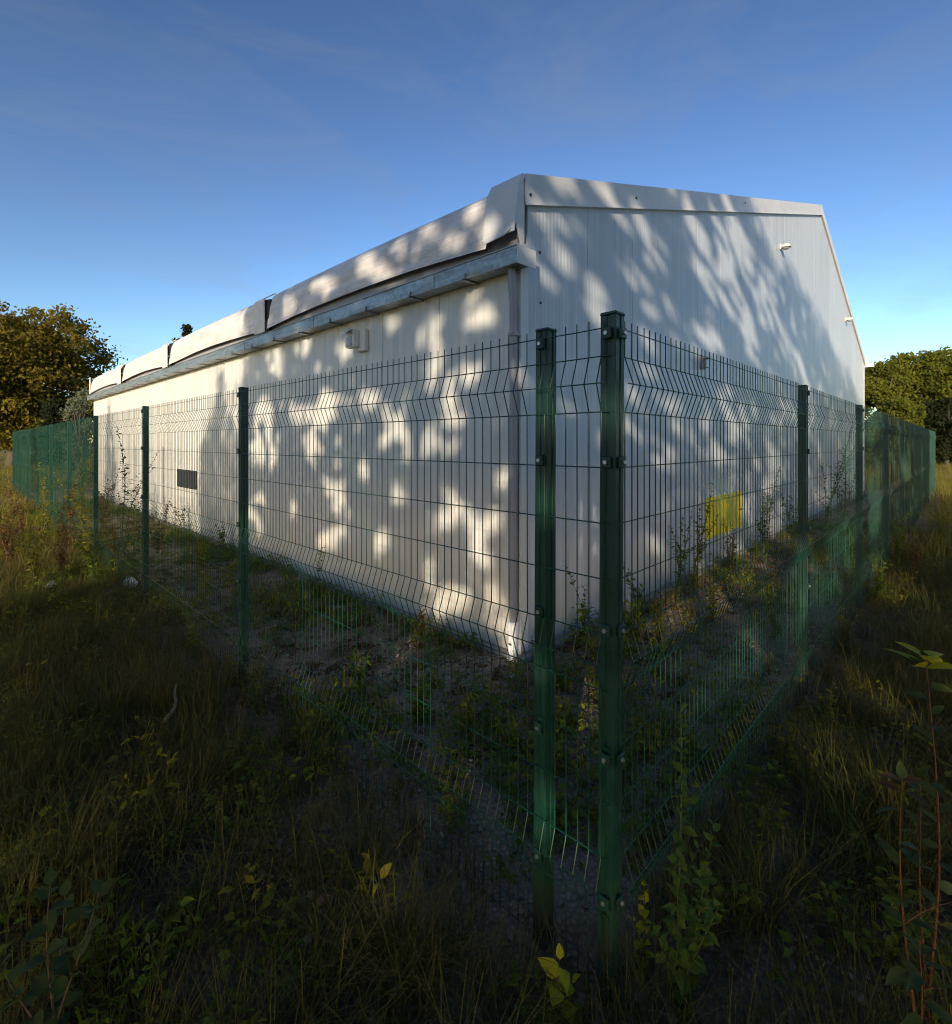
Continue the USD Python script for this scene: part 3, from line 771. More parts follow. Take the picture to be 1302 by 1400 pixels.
def far_tree(px, depth, top_y, half_px, seed, look, name, label, clumps=420, per=34, group=None, leaf=None, lowest=0.15, n=13):
    base = at_depth(px, HORIZON, depth); base[2] = 0
    h = 2 + (HORIZON - top_y) / FPX * depth
    R = half_px / FPX * depth
    b = blobs_of(seed, n, R, h * lowest + 0.3 * R, h - R * 0.33)
    return tree(name, label, base, h, b, seed, look, clumps, per, 0.045 * R + 0.12, leaf or max(0.16, depth * 0.0064), 0.035 * h, group=group)


# trees in view
far_tree(20, 40, 400, 120, 11, "oak_look", "autumn_tree", "big dark tree turning gold at the far left above the grass", 1150, 56, n=22, lowest=0.08, leaf=0.30)
far_tree(-70, 56, 440, 90, 12, "oak_look", "autumn_tree", "dark tree cut by the left edge of the view, behind the big gold one", 420, 36)
far_tree(108, 23, 524, 24, 13, "silver_look", "silver_bush", "pale silver-green bush beyond the far end of the long wall", 120, 30, lowest=0.0, n=9, leaf=0.12)
far_tree(80, 36, 545, 34, 14, "dark_tree_look", "dark_bush", "dark low bush between the gold tree and the silver bush", 200, 30, lowest=0.0)
far_tree(257, 46, 441, 17, 15, "dark_tree_look", "tree_top", "small tree whose top just shows over the warehouse roof", 120, 30, lowest=0.5)
far_tree(1262, 52, 473, 58, 21, "right_tree_look", "broad_tree", "tall broad green tree turning yellow, highest of those on the right", 700, 50, n=16)
far_tree(1206, 46, 489, 36, 22, "right_tree_look", "broad_tree", "rounded yellow-green tree right against the gable's far edge", 520, 46, n=13, lowest=0.05)
far_tree(1330, 50, 480, 60, 23, "right_tree_look", "broad_tree", "russet-topped tree cut by the right edge of the view", 420, 36, n=15)
far_tree(1294, 40, 540, 30, 24, "dark_tree_look", "dark_bush", "dark green bush under the tall broad tree at the right edge", 260, 34, lowest=0.0)
far_tree(1225, 38, 540, 30, 25, "right_tree_look", "yellow_bush", "olive bush in front of the rounded tree on the right", 340, 44, lowest=0.0)
far_tree(1272, 66, 560, 30, 26, "dark_tree_look", "dark_bush", "dark bush far behind the end of the right fence", 220, 30, lowest=0.0)

# trees behind the viewer whose shade dapples the walls. Their crowns have openings; each is listed by the patch of
# sunlight (photo x, y, half width, half height) that it lets fall on a wall.
TANEL = math.tan(SUN_EL)


def sunward(p):
    """c, and the height at which the sunbeam to p passes 10 m behind the viewer."""
    q = np.asarray(p, float)[..., :2] - EYE[:2]
    return q @ SUN_T, np.asarray(p, float)[..., 2] + (10.0 - q @ SUN_H) * TANEL


PATCHES_WALL = [(653, 418, 16, 26), (572, 464, 8, 10), (593, 472, 8, 10), (593, 443, 8, 10), (540, 440, 8, 8), (470, 478, 9, 12), (415, 470, 9, 16), (380, 490, 9, 22), (431, 598, 13, 26), (420, 565, 30, 12), (455, 550, 20, 10),
                (540, 585, 15, 20), (571, 605, 24, 20), (617, 560, 16, 18), (590, 515, 10, 16), (645, 520, 12, 14), (660, 725, 20, 34), (617, 680, 8, 10), (603, 716, 14, 12), (575, 780, 14, 18), (632, 822, 42, 24),
                (685, 840, 14, 30), (520, 738, 10, 18), (452, 738, 18, 16), (350, 700, 12, 22), (458, 668, 14, 12), (470, 690, 10, 12), (360, 570, 10, 20), (375, 630, 8, 14), (495, 640, 8, 12), (690, 660, 7, 14), (545, 680, 7, 9),
                (352, 620, 8, 14), (400, 690, 8, 14), (505, 545, 8, 12), (672, 335, 10, 16), (560, 350, 16, 10), (500, 365, 12, 12), (590, 320, 9, 12), (450, 400, 16, 12), (530, 385, 16, 9), (400, 425, 10, 12), (620, 345, 12, 8), (650, 290, 9, 16)]
PATCHES_GABLE = [(768, 261, 9, 14), (822, 263, 9, 13), (775, 306, 10, 15), (839, 293, 10, 15), (768, 353, 9, 12), (904, 349, 10, 18), (874, 388, 9, 16), (820, 426, 14, 14), (951, 319, 12, 22), (1003, 319, 16, 34), (1028, 370, 12, 30),
                 (968, 383, 10, 26), (1011, 425, 14, 22), (1046, 420, 10, 26), (968, 465, 14, 14), (1022, 470, 14, 18), (1080, 485, 8, 20), (736, 366, 9, 16), (934, 571, 16, 20), (908, 631, 16, 12), (970, 605, 16, 20), (1005, 590, 12, 24),
                 (1056, 634, 12, 24), (905, 754, 13, 16), (937, 675, 10, 12), (1075, 560, 10, 24), (1100, 520, 6, 24), (880, 310, 7, 12), (920, 420, 7, 14), (890, 470, 8, 12), (985, 350, 8, 20), (1110, 580, 8, 20), (860, 575, 9, 22), (1020, 700, 10, 16)]
GROUND_GAPS = [(1000, 800, 50, 16), (945, 822, 40, 14), (1125, 772, 22, 14), (1085, 985, 45, 14), (1015, 1085, 18, 18), (1185, 800, 18, 20), (350, 1010, 14, 5), (230, 840, 25, 8), (620, 1100, 14, 8), (812, 955, 6, 14), (890, 860, 18, 8), (520, 905, 16, 5)]
GAPS = []
rgap = np.random.default_rng(850)


def gap(place, px, py, u, v):
    GAPS.append([sunward(place(px + i * u[0] + j * v[0], py + i * u[1] + j * v[1])) for i, j in ((0, 0), (1, 0), (-1, 0), (0, 1), (0, -1))])


for px, py, a, b_ in PATCHES_WALL:                   # ragged openings: several small ones run together
    for k in range(9):
        dx, dy = rgap.uniform(-0.95, 0.95, 2)
        f1, f2 = rgap.uniform(0.12, 0.52, 2)
        gap(on_x, px + dx * a, py + dy * b_, (a * f1, rgap.normal(0, 2)), (rgap.normal(0, 2), b_ * f2))
for px, py, a, b_ in PATCHES_GABLE:
    th = math.radians(np.interp(px, [720, 900, 1110], [46, 58, 72]))
    d1, d2 = np.array([math.cos(th), math.sin(th)]), np.array([-math.sin(th), math.cos(th)])
    for k in range(6):
        o1, o2 = rgap.uniform(-1.2, 1.2) * b_ * 0.9, rgap.uniform(-1, 1) * a * 0.9
        L1, L2 = b_ * rgap.uniform(0.35, 0.95), a * rgap.uniform(0.10, 0.28)
        c1 = d1 * o1 + d2 * o2
        gap(on_y, px + c1[0], py + c1[1], d1 * L1, d2 * L2)
for px, py, a, b_ in GROUND_GAPS:
    gap(on_ground, px, py, (a, 0), (0, b_))
for q in (at_depth(748, 1118, 2.03), at_depth(748, 565, 2.03), at_depth(748, 680, 2.03), at_depth(836, 560, 1.83), at_depth(1100, 765, 3.9), at_depth(1172, 720, 5.6)):
    c0, h0 = sunward(q)
    GAPS.append([(c0, h0), (c0 + 0.05, h0), (c0 - 0.05, h0), (c0, h0 + 0.08), (c0, h0 - 0.08)])
for px, py, a, b_ in ((1100, 800, 20, 34), (1050, 872, 34, 12), (1150, 742, 18, 26), (1192, 690, 9, 40), (1235, 640, 7, 12), (1010, 905, 26, 9), (905, 905, 16, 12), (1185, 590, 8, 20)):
    gap(lambda u, v: on_y(u, v, FY), px, py, (a, 0), (0, b_))
for k in range(260):                                 # and many pinholes
    c0, h0 = rgap.uniform(-6.5, 9.5), (rgap.uniform(2.4, 4.2) if k < 45 else rgap.uniform(5.2, 11.8))
    r0 = rgap.uniform(0.005, 0.07)
    GAPS.append([(c0, h0), (c0 + r0, h0), (c0 - r0, h0), (c0, h0 + r0 * rgap.uniform(0.7, 1.6)), (c0, h0 - r0)])
for k in range(120):                                 # finer ones high up, over the gable
    c0, h0 = rgap.uniform(-0.6, 9.2), rgap.uniform(6.0, 11.8)
    r0 = rgap.uniform(0.03, 0.085)
    GAPS.append([(c0, h0), (c0 + r0, h0), (c0 - r0, h0), (c0, h0 + r0), (c0, h0 - r0)])
G = []
for g_ in GAPS:
    g_ = np.array(g_)
    c0 = g_[0]
    u_, w_ = (g_[1] - g_[2]) / 2, (g_[3] - g_[4]) / 2
    G.append((c0, np.linalg.inv(np.stack([u_, w_], 1))))
GROW = 0.045                                         # what the width of leaves and of the sun's disc takes from an opening


def in_gap(c, h):
    out = np.zeros(len(c), bool)
    p = np.stack([c, h, 0 * c], 1)
    edge = np.clip(0.45 + 1.1 * meshkit.fbm(p * 5.5, 3, 61), 0.5, 1.6)
    for c0, inv in G:
        d = np.stack([c - c0[0], h - c0[1]], 1) @ inv.T
        r = np.linalg.norm(d, axis=1)
        sz = 1.0 / np.sqrt(abs(np.linalg.det(inv)))
        near = r < 2.2 * (1.0 + GROW / sz)
        out[near] |= r[near] / edge[near] < 1.0 + GROW / sz
    return out


shade = [(-5.0, 11.0, 12.0), (-2.2, 12.6, 13.0), (1.0, 11.2, 12.3), (4.2, 12.8, 12.8), (7.6, 12.2, 12.8)]
words = ["leftmost leafy tree of the row behind the viewer", "tall leafy tree second from the left in the row behind the viewer", "leafy tree in the middle of the row behind the viewer",
         "leafy tree right of the middle of the row behind the viewer", "rightmost leafy tree of the row behind the viewer"]
rs = np.random.default_rng(900)
NCL, PER = 12500, 26
cc = np.stack([rs.uniform(-6.7, 10.3, NCL), rs.uniform(1.6, 12.4, NCL)], 1)
topz = np.interp(cc[:, 0], [-6.7, -5.5, -1, 2.9, 6, 9.0, 10.3], [9.5, 11.0, 11.9, 11.6, 11.9, 12.1, 11.5]) + (meshkit.fbm(np.stack([cc[:, 0] * 1.5, 0 * cc[:, 0], 0 * cc[:, 0]], 1), 3, 4) - 0.5) * 1.2
keep = cc[:, 1] < topz
keep &= cc[:, 0] > -6.55 + (meshkit.fbm(np.stack([cc[:, 1] * 1.2, 0 * topz, 0 * topz], 1), 3, 6) - 0.5) * 0.9
keep &= (rs.random(NCL) < np.interp(topz - cc[:, 1], [0, 0.5, 2.5], [0.25, 0.6, 1.0]))
cc = cc[keep]
which = np.argmin(np.abs(cc[:, :1] + rs.normal(0, 0.5, (len(cc), 1)) - np.array([s_[0] for s_ in shade])), 1)
dd = np.array([s_[1] for s_ in shade])[which] + rs.normal(0, 0.9, len(cc))
for i, ((c, D, h), wd) in enumerate(zip(shade, words)):
    sel = which == i
    m_ = cc[sel]; d_ = dd[sel]
    n_ = len(m_)
    lf = rs.normal(size=(n_, PER, 3)) * (rs.uniform(0.10, 0.26, n_))[:, None, None]
    C_ = m_[:, None, 0] + lf[..., 0]; D_ = d_[:, None] + lf[..., 1]; H_ = m_[:, None, 1] + lf[..., 2]
    C_, D_, H_ = C_.ravel(), D_.ravel(), H_.ravel()
    ok = ~in_gap(C_, H_)
    C_, D_, H_ = C_[ok], D_[ok], H_[ok]
    base = sunplace(c, D)
    pos = np.stack([EYE[0] + D_ * SUN_H[0] + C_ * SUN_T[0] - base[0], EYE[1] + D_ * SUN_H[1] + C_ * SUN_T[1] - base[1], H_ + (D_ - 10) * TANEL], 1)
    rg = np.random.default_rng(910 + i)
    t = thing("shade_tree", wd, "tree", base, group="row of trees behind the viewer")
    zs = np.linspace(-0.2, h * 0.9, 9)
    trunk = [tube(np.stack([0.08 * np.sin(zs * 0.7 + i), 0.08 * np.cos(zs * 0.6), zs], 1), 0.17 * (1 - 0.85 * (zs + 0.2) / (h * 0.9 + 0.2)), 8)]
    for e in pos[rg.choice(len(pos), 26, replace=False)]:
        if e[2] < 1.5:
            continue
        z0 = max(1.2, e[2] * rg.uniform(0.55, 0.8)); a_ = np.array([0, 0, z0]); m2 = (a_ + e) / 2 + (0, 0, 0.5)
        s_ = np.linspace(0, 1, 6)[:, None]
        trunk.append(tube((1 - s_) ** 2 * a_ + 2 * s_ * (1 - s_) * m2 + s_ ** 2 * e, np.linspace(0.035, 0.008, 6), 5))
    obj("trunk", cat(trunk), "bark_look", t, smooth=50)
    obj("crown", leaf_quads(pos, 0.15, rg), "shade_tree_look", t)


def slim_tree(label, D, outline, place, n, seed):
    """A narrow tree whose shadow on the wall has the given outline (photo points)."""
    pts = np.array([sunward(place(*q)) for q in outline])
    pl = Polygon(pts).buffer(0)
    rg = np.random.default_rng(seed)
    lo, hi = pts.min(0), pts.max(0)
    from shapely import contains_xy
    q = rg.uniform(lo, hi, (n * 4, 2)); q = q[contains_xy(pl, q[:, 0], q[:, 1])][:n]
    c0 = float(pl.centroid.x)
    base = sunplace(c0, D)
    per = 22
    lf = rg.normal(size=(len(q), per, 3)) * (rg.uniform(0.05, 0.20, len(q)))[:, None, None]
    C_, H_ = (q[:, None, 0] + lf[..., 0]).ravel(), (q[:, None, 1] + lf[..., 2]).ravel()
    D_ = (D + rg.normal(0, 0.3, len(q))[:, None] + lf[..., 1]).ravel()
    pos = np.stack([EYE[0] + D_ * SUN_H[0] + C_ * SUN_T[0] - base[0], EYE[1] + D_ * SUN_H[1] + C_ * SUN_T[1] - base[1], H_ + (D_ - 10) * TANEL], 1)
    pos = pos[pos[:, 2] > 0.3]
    t = thing("slim_tree", label, "tree", base)
    top = pos[:, 2].max()
    parts = [tube([(0, 0, -0.2), (0.02, 0, top * 0.5), (0, 0.02, top * 0.95)], [0.09, 0.05, 0.01], 7)]
    for e in pos[rg.choice(len(pos), 14, replace=False)]:
        z0 = max(0.8, e[2] - 0.7)
        parts.append(tube([(0, 0, z0), (e[0] * 0.5, e[1] * 0.5, z0 + 0.25), tuple(e)], [0.02, 0.014, 0.006], 5))
    obj("trunk", cat(parts), "bark_look", t, smooth=50)
    obj("crown", leaf_quads(pos, 0.12, rg), "shade_tree_look", t)


slim_tree("slim pointed tree left of the row behind the viewer", 10.0, [(302, 500), (307, 545), (318, 580), (322, 640), (326, 760), (280, 760), (274, 690), (276, 610), (286, 575), (297, 550)], on_x, 250, 120)
slim_tree("thin young tree well to the left of the row behind the viewer", 7.0, [(149, 545), (154, 590), (158, 640), (157, 690), (146, 690), (144, 640), (145, 590)], on_x, 120, 121)


def leaf_shape(L, w, curl, rng, nseg=4):
    """An ovate leaf along +x, folded along its rib and curling down: 16 triangles."""
    s = np.linspace(0, 1, nseg + 1)
    wd = w * np.sin(np.pi * np.clip(s, 0.0, 1) ** 0.75) ** 0.9 * 0.5
    wd[0], wd[-1] = 0.004 * L, 0.002 * L
    z = -curl * L * s ** 2
    rib = np.stack([s * L, 0 * s, z], 1)
    up = 0.28 * wd
    l = np.stack([s * L, wd, z + up], 1); r = np.stack([s * L, -wd, z + up], 1)
    v = np.vstack([l, rib, r]); n = nseg + 1
    f = []
    for k in range(nseg):
        f += [[k, n + k, n + k + 1], [k, n + k + 1, k + 1], [n + k, 2 * n + k, 2 * n + k + 1], [n + k, 2 * n + k + 1, n + k + 1]]
    return v, np.array(f)


def turn(v, az, pitch, roll=0.0):
    c, s = math.cos(roll), math.sin(roll)
    v = v @ np.array([[1, 0, 0], [0, c, -s], [0, s, c]]).T
    c, s = math.cos(pitch), math.sin(pitch)
    v = v @ np.array([[c, 0, -s], [0, 1, 0], [s, 0, c]]).T
    c, s = math.cos(az), math.sin(az)
    return v @ np.array([[c, -s, 0], [s, c, 0], [0, 0, 1]]).T


def plant(name, label, base, stems, look, stem_look, leaf=(0.08, 0.045), gap=0.06, apart=False, seed=1, cat_="plant", pitch=0.3, start=0.15, curl=0.25, shrink=0.5, branch=0, lime_top=None, group=None, stem_r=0.005, rosette=None):
    """Stems (height, lean x, lean y) with leaves set alternately up them. apart: every leaf a part of its own."""
    rng = np.random.default_rng(seed)
    z = float(height(base[0], base[1]))
    t = thing(name, label, cat_, (base[0], base[1], z), group=group)
    joined = []
    lines = []
    for (h, lx, ly_) in stems:
        s = np.linspace(0, 1, 9)
        ctr = np.stack([lx * h * s ** 1.6 + 0.02 * h * np.sin(s * 5 + rng.uniform(0, 6)), ly_ * h * s ** 1.6 + 0.02 * h * np.sin(s * 4 + rng.uniform(0, 6)), h * s], 1)
        ctr[0] = (rng.normal(0, 0.015), rng.normal(0, 0.015), -0.03)
        lines.append((ctr, stem_r * (0.6 + 0.6 * h), start, 1.0))
        for _ in range(branch):
            q = rng.uniform(0.25, 0.8); k = q * 8; i = int(k)
            p0 = ctr[i] + (ctr[i + 1] - ctr[i]) * (k - i)
            az = rng.uniform(0, 6.28); bl = h * rng.uniform(0.15, 0.35) * (1.1 - q)
            e = p0 + np.array([math.cos(az) * bl * 0.8, math.sin(az) * bl * 0.8, bl * 0.75])
            ss = np.linspace(0, 1, 5)[:, None]
            lines.append((p0 + (e - p0) * ss + np.array([0, 0, 0.12 * bl]) * ss * (1 - ss) * 4, stem_r * 0.45, 0.1, 0.8))
    for ctr, r, st, sc in lines:
        obj("stem", tube(ctr, np.linspace(r, r * 0.25, len(ctr)), 5), stem_look, t, smooth=True)
        seg = np.linalg.norm(np.diff(ctr, axis=0), axis=1); L = seg.sum(); cum = np.concatenate([[0], np.cumsum(seg)])
        d, az = L * st, rng.uniform(0, 6.28)
        while d < L:
            q = d / L
            p = np.array([np.interp(d, cum, ctr[:, k]) for k in range(3)])
            sz = sc * (1 - shrink * q) * rng.uniform(0.7, 1.2)
            v, f = leaf_shape(leaf[0] * sz, leaf[1] * sz, curl * rng.uniform(0.3, 1.8), rng)
            v = turn(v, az, pitch + rng.normal(0, 0.25) + 0.3 * q, rng.normal(0, 0.35)) + p
            lk = lime_top if (lime_top and q > 0.55 and rng.random() < 0.7) else look
            if apart:
                obj("leaf", (v, f), lk, t, smooth=True)
            else:
                joined.append((v, f))
            az += 2.4 + rng.normal(0, 0.3); d += gap * rng.uniform(0.7, 1.3) * (1 - 0.4 * q)
        if rosette and ctr is lines[0][0]:          # a whorl of larger leaves at the top
            for w_ in range(rosette[0]):
                v, f = leaf_shape(rosette[1] * rng.uniform(0.75, 1.15), rosette[1] * 0.42, 0.25 * rng.uniform(0.4, 1.8), rng, 5)
                obj("leaf", (turn(v, w_ * 6.283 / rosette[0] + rng.normal(0, 0.25), 0.25 + rng.normal(0, 0.25), rng.normal(0, 0.3)) + ctr[-1] - (0, 0, 0.03 * (w_ % 2)), f), rosette[2], t, smooth=True)
        if apart:                                   # the end leaf
            v, f = leaf_shape(leaf[0] * sc * 0.6, leaf[1] * sc * 0.6, 0.1, rng)
            obj("leaf", (turn(v, az, 0.9) + ctr[-1], f), lime_top or look, t, smooth=True)
    if joined:
        obj("foliage", cat(joined), look, t, smooth=True)
    return t


# foreground plants, each leaf its own part
g = on_ground
plant("sapling", "leafy green sapling climbing up outside the right fence beside the corner post", on_ground(935, 1385), [(1.06, 0.02, 0.03), (0.66, 0.12, -0.12), (0.58, -0.16, 0.02), (0.5, -0.1, -0.25), (0.42, 0.35, -0.1), (0.36, -0.4, 0.1)], "sapling_look", "stem_green_look", (0.062, 0.042), 0.030, True, 31, "sapling", shrink=0.45, start=0.06, branch=3)
plant("leafy_shoot", "lime green shoot with a few big leaves at the foot of the fence posts", on_ground(762, 1398), [(0.27, -0.05, -0.1), (0.16, 0.25, -0.2)], "lime_look", "stem_green_look", (0.07, 0.048), 0.05, True, 32, "plant", start=0.35, shrink=0.1, curl=0.35)
plant("lime_weed", "small bright lime weed just right of the corner post", on_ground(880, 1330), [(0.32, 0.05, 0.0), (0.22, -0.2, 0.1)], "lime_look", "stem_green_look", (0.055, 0.045), 0.03, True, 33, "plant", start=0.2)


def near_plant(px, py, depth):
    p = at_depth(px, py, depth); return p


p = at_depth(1250, 1300, 1.55)
plant("red_stemmed_plant", "plant with an orange-red stem and drooping leaves at the lower right", (p[0], p[1]), [(0.98, -0.05, 0.02), (0.6, -0.25, -0.05)], "dark_leaf_look", "stem_red_look", (0.10, 0.045), 0.085, True, 34, "plant", start=0.12, curl=0.5, branch=1, stem_r=0.0042, rosette=(5, 0.075, "russet_look"))
p = at_depth(1272, 1300, 1.75)
plant("red_stemmed_plant", "tall red-stemmed plant with pale yellow-green top leaves at the right edge", (p[0], p[1]), [(1.24, 0.0, 0.0), (0.8, 0.1, 0.05)], "dark_leaf_look", "stem_red_look", (0.085, 0.04), 0.075, True, 35, "plant", start=0.4, curl=0.3, stem_r=0.0034, shrink=0.2, rosette=(7, 0.12, "lime_look"))
p = at_depth(70, 1300, 1.62)
plant("broadleaf_sapling", "dark broad-leaved sapling in the long grass at the lower left corner", (p[0], p[1]), [(0.60, 0.0, 0.0), (0.55, 0.2, -0.15), (0.4, -0.3, 0.1), (0.45, 0.1, 0.3)], "dark_leaf_look", "stem_brown_look", (0.08, 0.058), 0.055, True, 36, "sapling", start=0.3, shrink=0.25)

# weeds by the long wall and fence
spots = [
    # px, py of the foot, height, stems, look, name, label
    (352, 975, 0.62, 3, "weed_look", "feathery_weed", "green feathery weed against the foot of the third fence post"),
    (268, 905, 0.55, 3, "weed_look", "green_weed", "bushy green weed between the second and third fence posts"),
    (232, 850, 0.5, 3, "yellow_weed_look", "yellow_weed", "yellow-green weed right of the second fence post"),
    (170, 757, 2.3, 2, "russet_look", "tall_dry_weed", "tallest dry weed by the far fence post against the sunlit wall"),
    (146, 745, 1.7, 2, "russet_look", "tall_dry_weed", "shorter dry weed beside the far fence post"),
    (122, 765, 1.5, 4, "yellow_weed_look", "yellow_weed", "yellow leafy weed outside the fence in front of the far post"),
    (160, 795, 1.3, 4, "yellow_weed_look", "yellow_weed", "broad golden weed in the sunlit clump left of the second post"),
    (95, 760, 1.5, 4, "russet_look", "russet_weed", "russet weed in front of the green far stretch of fence"),
    (60, 745, 1.6, 4, "yellow_weed_look", "yellow_weed", "golden weed under the big dark tree at the left"),
    (28, 740, 1.5, 4, "russet_look", "russet_weed", "rusty weed at the left edge of the view"),
    (190, 742, 0.9, 3, "russet_look", "russet_weed", "reddish weed behind the second fence post at the wall foot"),
    (251, 728, 0.75, 2, "yellow_weed_look", "yellow_weed", "small yellow-leaved weed standing below the dark vent"),
    (225, 722, 0.7, 2, "russet_look", "russet_weed", "thin russet weed left of the dark vent"),
    (305, 752, 0.55, 3, "weed_look", "green_weed", "low green weed at the wall foot behind the third post"),
    (440, 795, 0.62, 3, "weed_look", "green_weed", "grey-green weed against the wall in the middle of the big fence panel"),
    (415, 775, 0.55, 2, "weed_look", "green_weed", "slim weed at the wall foot left of the panel's middle"),
    (575, 866, 0.30, 3, "russet_look", "russet_weed", "short orange weed at the wall foot near the corner"),
    # right side
    (872, 850, 0.65, 3, "weed_look", "green_weed", "green weed at the gable foot just right of the corner post"),
    (800, 872, 0.75, 2, "weed_look", "green_weed", "thin weed between the two big posts against the gable"),
    (952, 800, 1.5, 3, "yellow_weed_look", "yellow_weed", "yellow-green weed standing in front of the yellow hatch"),
    (930, 815, 1.2, 3, "weed_look", "green_weed", "green weed left of the yellow hatch"),
    (1000, 790, 0.9, 4, "russet_look", "russet_weed", "orange-brown weed below the yellow hatch"),
    (1045, 770, 1.6, 4, "weed_look", "green_weed", "tall dark weed against the gable left of the third post on the right"),
    (1085, 765, 1.3, 4, "weed_look", "green_weed", "bushy weed at the foot of the third post on the right"),
    (1130, 745, 2.3, 3, "weed_look", "green_weed", "tall dark-leaved weed between the two far posts on the right"),
    (1150, 760, 1.9, 4, "weed_look", "green_weed", "dense weed right of the tall one between the far posts"),
    (1020, 830, 0.6, 4, "yellow_weed_look", "yellow_weed", "golden low weed inside the right fence"),
    (1060, 870, 0.6, 4, "weed_look", "green_weed", "low green weed inside the right fence near the third post"),
    (1150, 880, 0.45, 3, "yellow_weed_look", "yellow_weed", "small orange-tipped weed outside the fence right of the third post"),
    (1130, 990, 0.30, 3, "yellow_weed_look", "yellow_weed", "low yellow weed at the foot of the third post on the right"),
    (1200, 830, 0.9, 5, "weed_look", "green_weed", "dark weed outside the right fence among the grass"),
    (1230, 770, 1.1, 5, "weed_look", "green_weed", "wide dark weed along the far right fence"),
    (12, 775, 1.3, 6, "russet_look", "russet_weed", "wide rusty weed low at the very left edge"),
    (45, 800, 1.0, 6, "yellow_weed_look", "yellow_weed", "spreading golden weed in front of the rusty ones at the left"),
    (85, 790, 1.2, 6, "russet_look", "russet_weed", "reddish bushy weed in the middle of the sunlit clump at the left"),
    (128, 800, 1.0, 6, "weed_look", "green_weed", "green bushy weed in the lower part of the sunlit clump"),
    (105, 725, 1.9, 5, "yellow_weed_look", "yellow_weed", "tall golden weed against the far stretch of green fence"),
    (140, 722, 1.3, 6, "russet_look", "russet_weed", "russet weed in front of the building's far corner"),
    (185, 790, 0.7, 5, "weed_look", "green_weed", "low green weed just left of the second fence post"),
    (215, 755, 0.7, 5, "russet_look", "russet_weed", "low russet weed just right of the second fence post inside the fence"),
    (270, 770, 0.5, 5, "yellow_weed_look", "yellow_weed", "low yellow weed inside the fence right of the second post"),
    (640, 1010, 0.35, 5, "yellow_weed_look", "yellow_weed", "low yellow-green weed on the gravel inside the big left panel"),
    (575, 985, 0.38, 6, "weed_look", "green_weed", "leafy green weed on the gravel left of the yellow one"),
    (490, 940, 0.34, 5, "weed_look", "green_weed", "leafy weed on the gravel in the middle of the big left panel"),
    (455, 1010, 0.3, 5, "weed_look", "green_weed", "small weed close behind the big left panel"),
    (900, 870, 0.5, 5, "yellow_weed_look", "yellow_weed", "orange-yellow weed at the gable foot right of the corner post"),
    (975, 850, 0.45, 5, "yellow_weed_look", "yellow_weed", "sunlit low yellow weed in the middle of the right-hand strip"),
    (1060, 815, 0.5, 5, "russet_look", "russet_weed", "rusty weed on the sunlit ground left of the third post on the right"),
    (1165, 800, 0.9, 6, "weed_look", "green_weed", "bushy dark weed outside the fence by the far post on the right"),
    (1255, 800, 0.8, 6, "russet_look", "russet_weed", "brown weed in the grass right of the long right fence"),
    (1290, 745, 0.9, 6, "weed_look", "green_weed", "green weed at the right edge below the sunlit field"),
]
rng0 = np.random.default_rng(77)
for i, (px, py, h, ns, look, name, label) in enumerate(spots):
    base = on_ground(px, py)
    dist = float((base - EYE) @ FWD)
    stems = [(h * rng0.uniform(0.65, 1.0) if k else h, rng0.normal(0, 0.16), rng0.normal(0, 0.16)) for k in range(ns)]
    L = 0.05 + 0.03 * rng0.random() + 0.004 * dist
    sl = {"russet_look": "stem_brown_look"}.get(look, "stem_green_look")
    if name == "feathery_weed":
        plant(name, label, base, stems, look, sl, (0.06, 0.014), 0.022, False, 200 + i, "weed", branch=5, group="weeds along the fence and the walls")
    else:
        plant(name, label, base, stems, look, sl, (L, L * 0.5), 0.04 + 0.002 * dist, False, 200 + i, "weed", branch=7, start=0.12, group="weeds along the fence and the walls")


# ------------------------------------------------------------------ grass, gravel, low cover
STUFF = {'grass': ('tangled long grass, part straw and part green, growing outside the fence', 'grass'), 'field_grass': ('sunlit golden grass and weeds of the field farther off', 'grass'), 'gravel': ('pale loose stones scattered on the strip between fence and walls', 'gravel'), 'ground_cover': ('low green leafy weeds spread over the ground by the fence', 'ground cover'), 'yellow_ground_cover': ('low yellowing weeds scattered over the strip by the fence', 'ground cover'), 'leaf_litter': ('fallen russet leaves lying among stones and grass', 'leaves')}
def instancer(name, protos, look, pos, rot, tilt, scale, idx, kind="stuff", label=None, catg=None):
    label, catg = STUFF[name]
    path = "/World/" + name
    pi = UsdGeom.PointInstancer.Define(stage, path)
    rel = pi.CreatePrototypesRel()
    for k, m in enumerate(protos):
        pp = f"{path}/prototypes/piece_{k:03d}"
        usdkit.mesh(stage, pp, m, "/World/Looks/" + look, smooth=False)
        rel.AddTarget(pp)
    n = len(pos)
    pi.CreatePositionsAttr(Vt.Vec3fArray.FromNumpy(np.asarray(pos, np.float32)))
    pi.CreateProtoIndicesAttr(Vt.IntArray.FromNumpy(np.asarray(idx, np.int32)))
    cz, sz = np.cos(rot / 2), np.sin(rot / 2)
    cx, sx = np.cos(tilt / 2), np.sin(tilt / 2)
    q = [Gf.Quath(float(a * c), float(a * d), float(b * d), float(b * c)) for a, b, c, d in zip(cz, sz, cx, sx)]
    pi.CreateOrientationsAttr(Vt.QuathArray(q))
    s = np.asarray(scale, np.float32)
    pi.CreateScalesAttr(Vt.Vec3fArray.FromNumpy(np.stack([s, s, s], 1) if s.ndim == 1 else s))
    tag(pi.GetPrim(), label, catg, kind=kind)


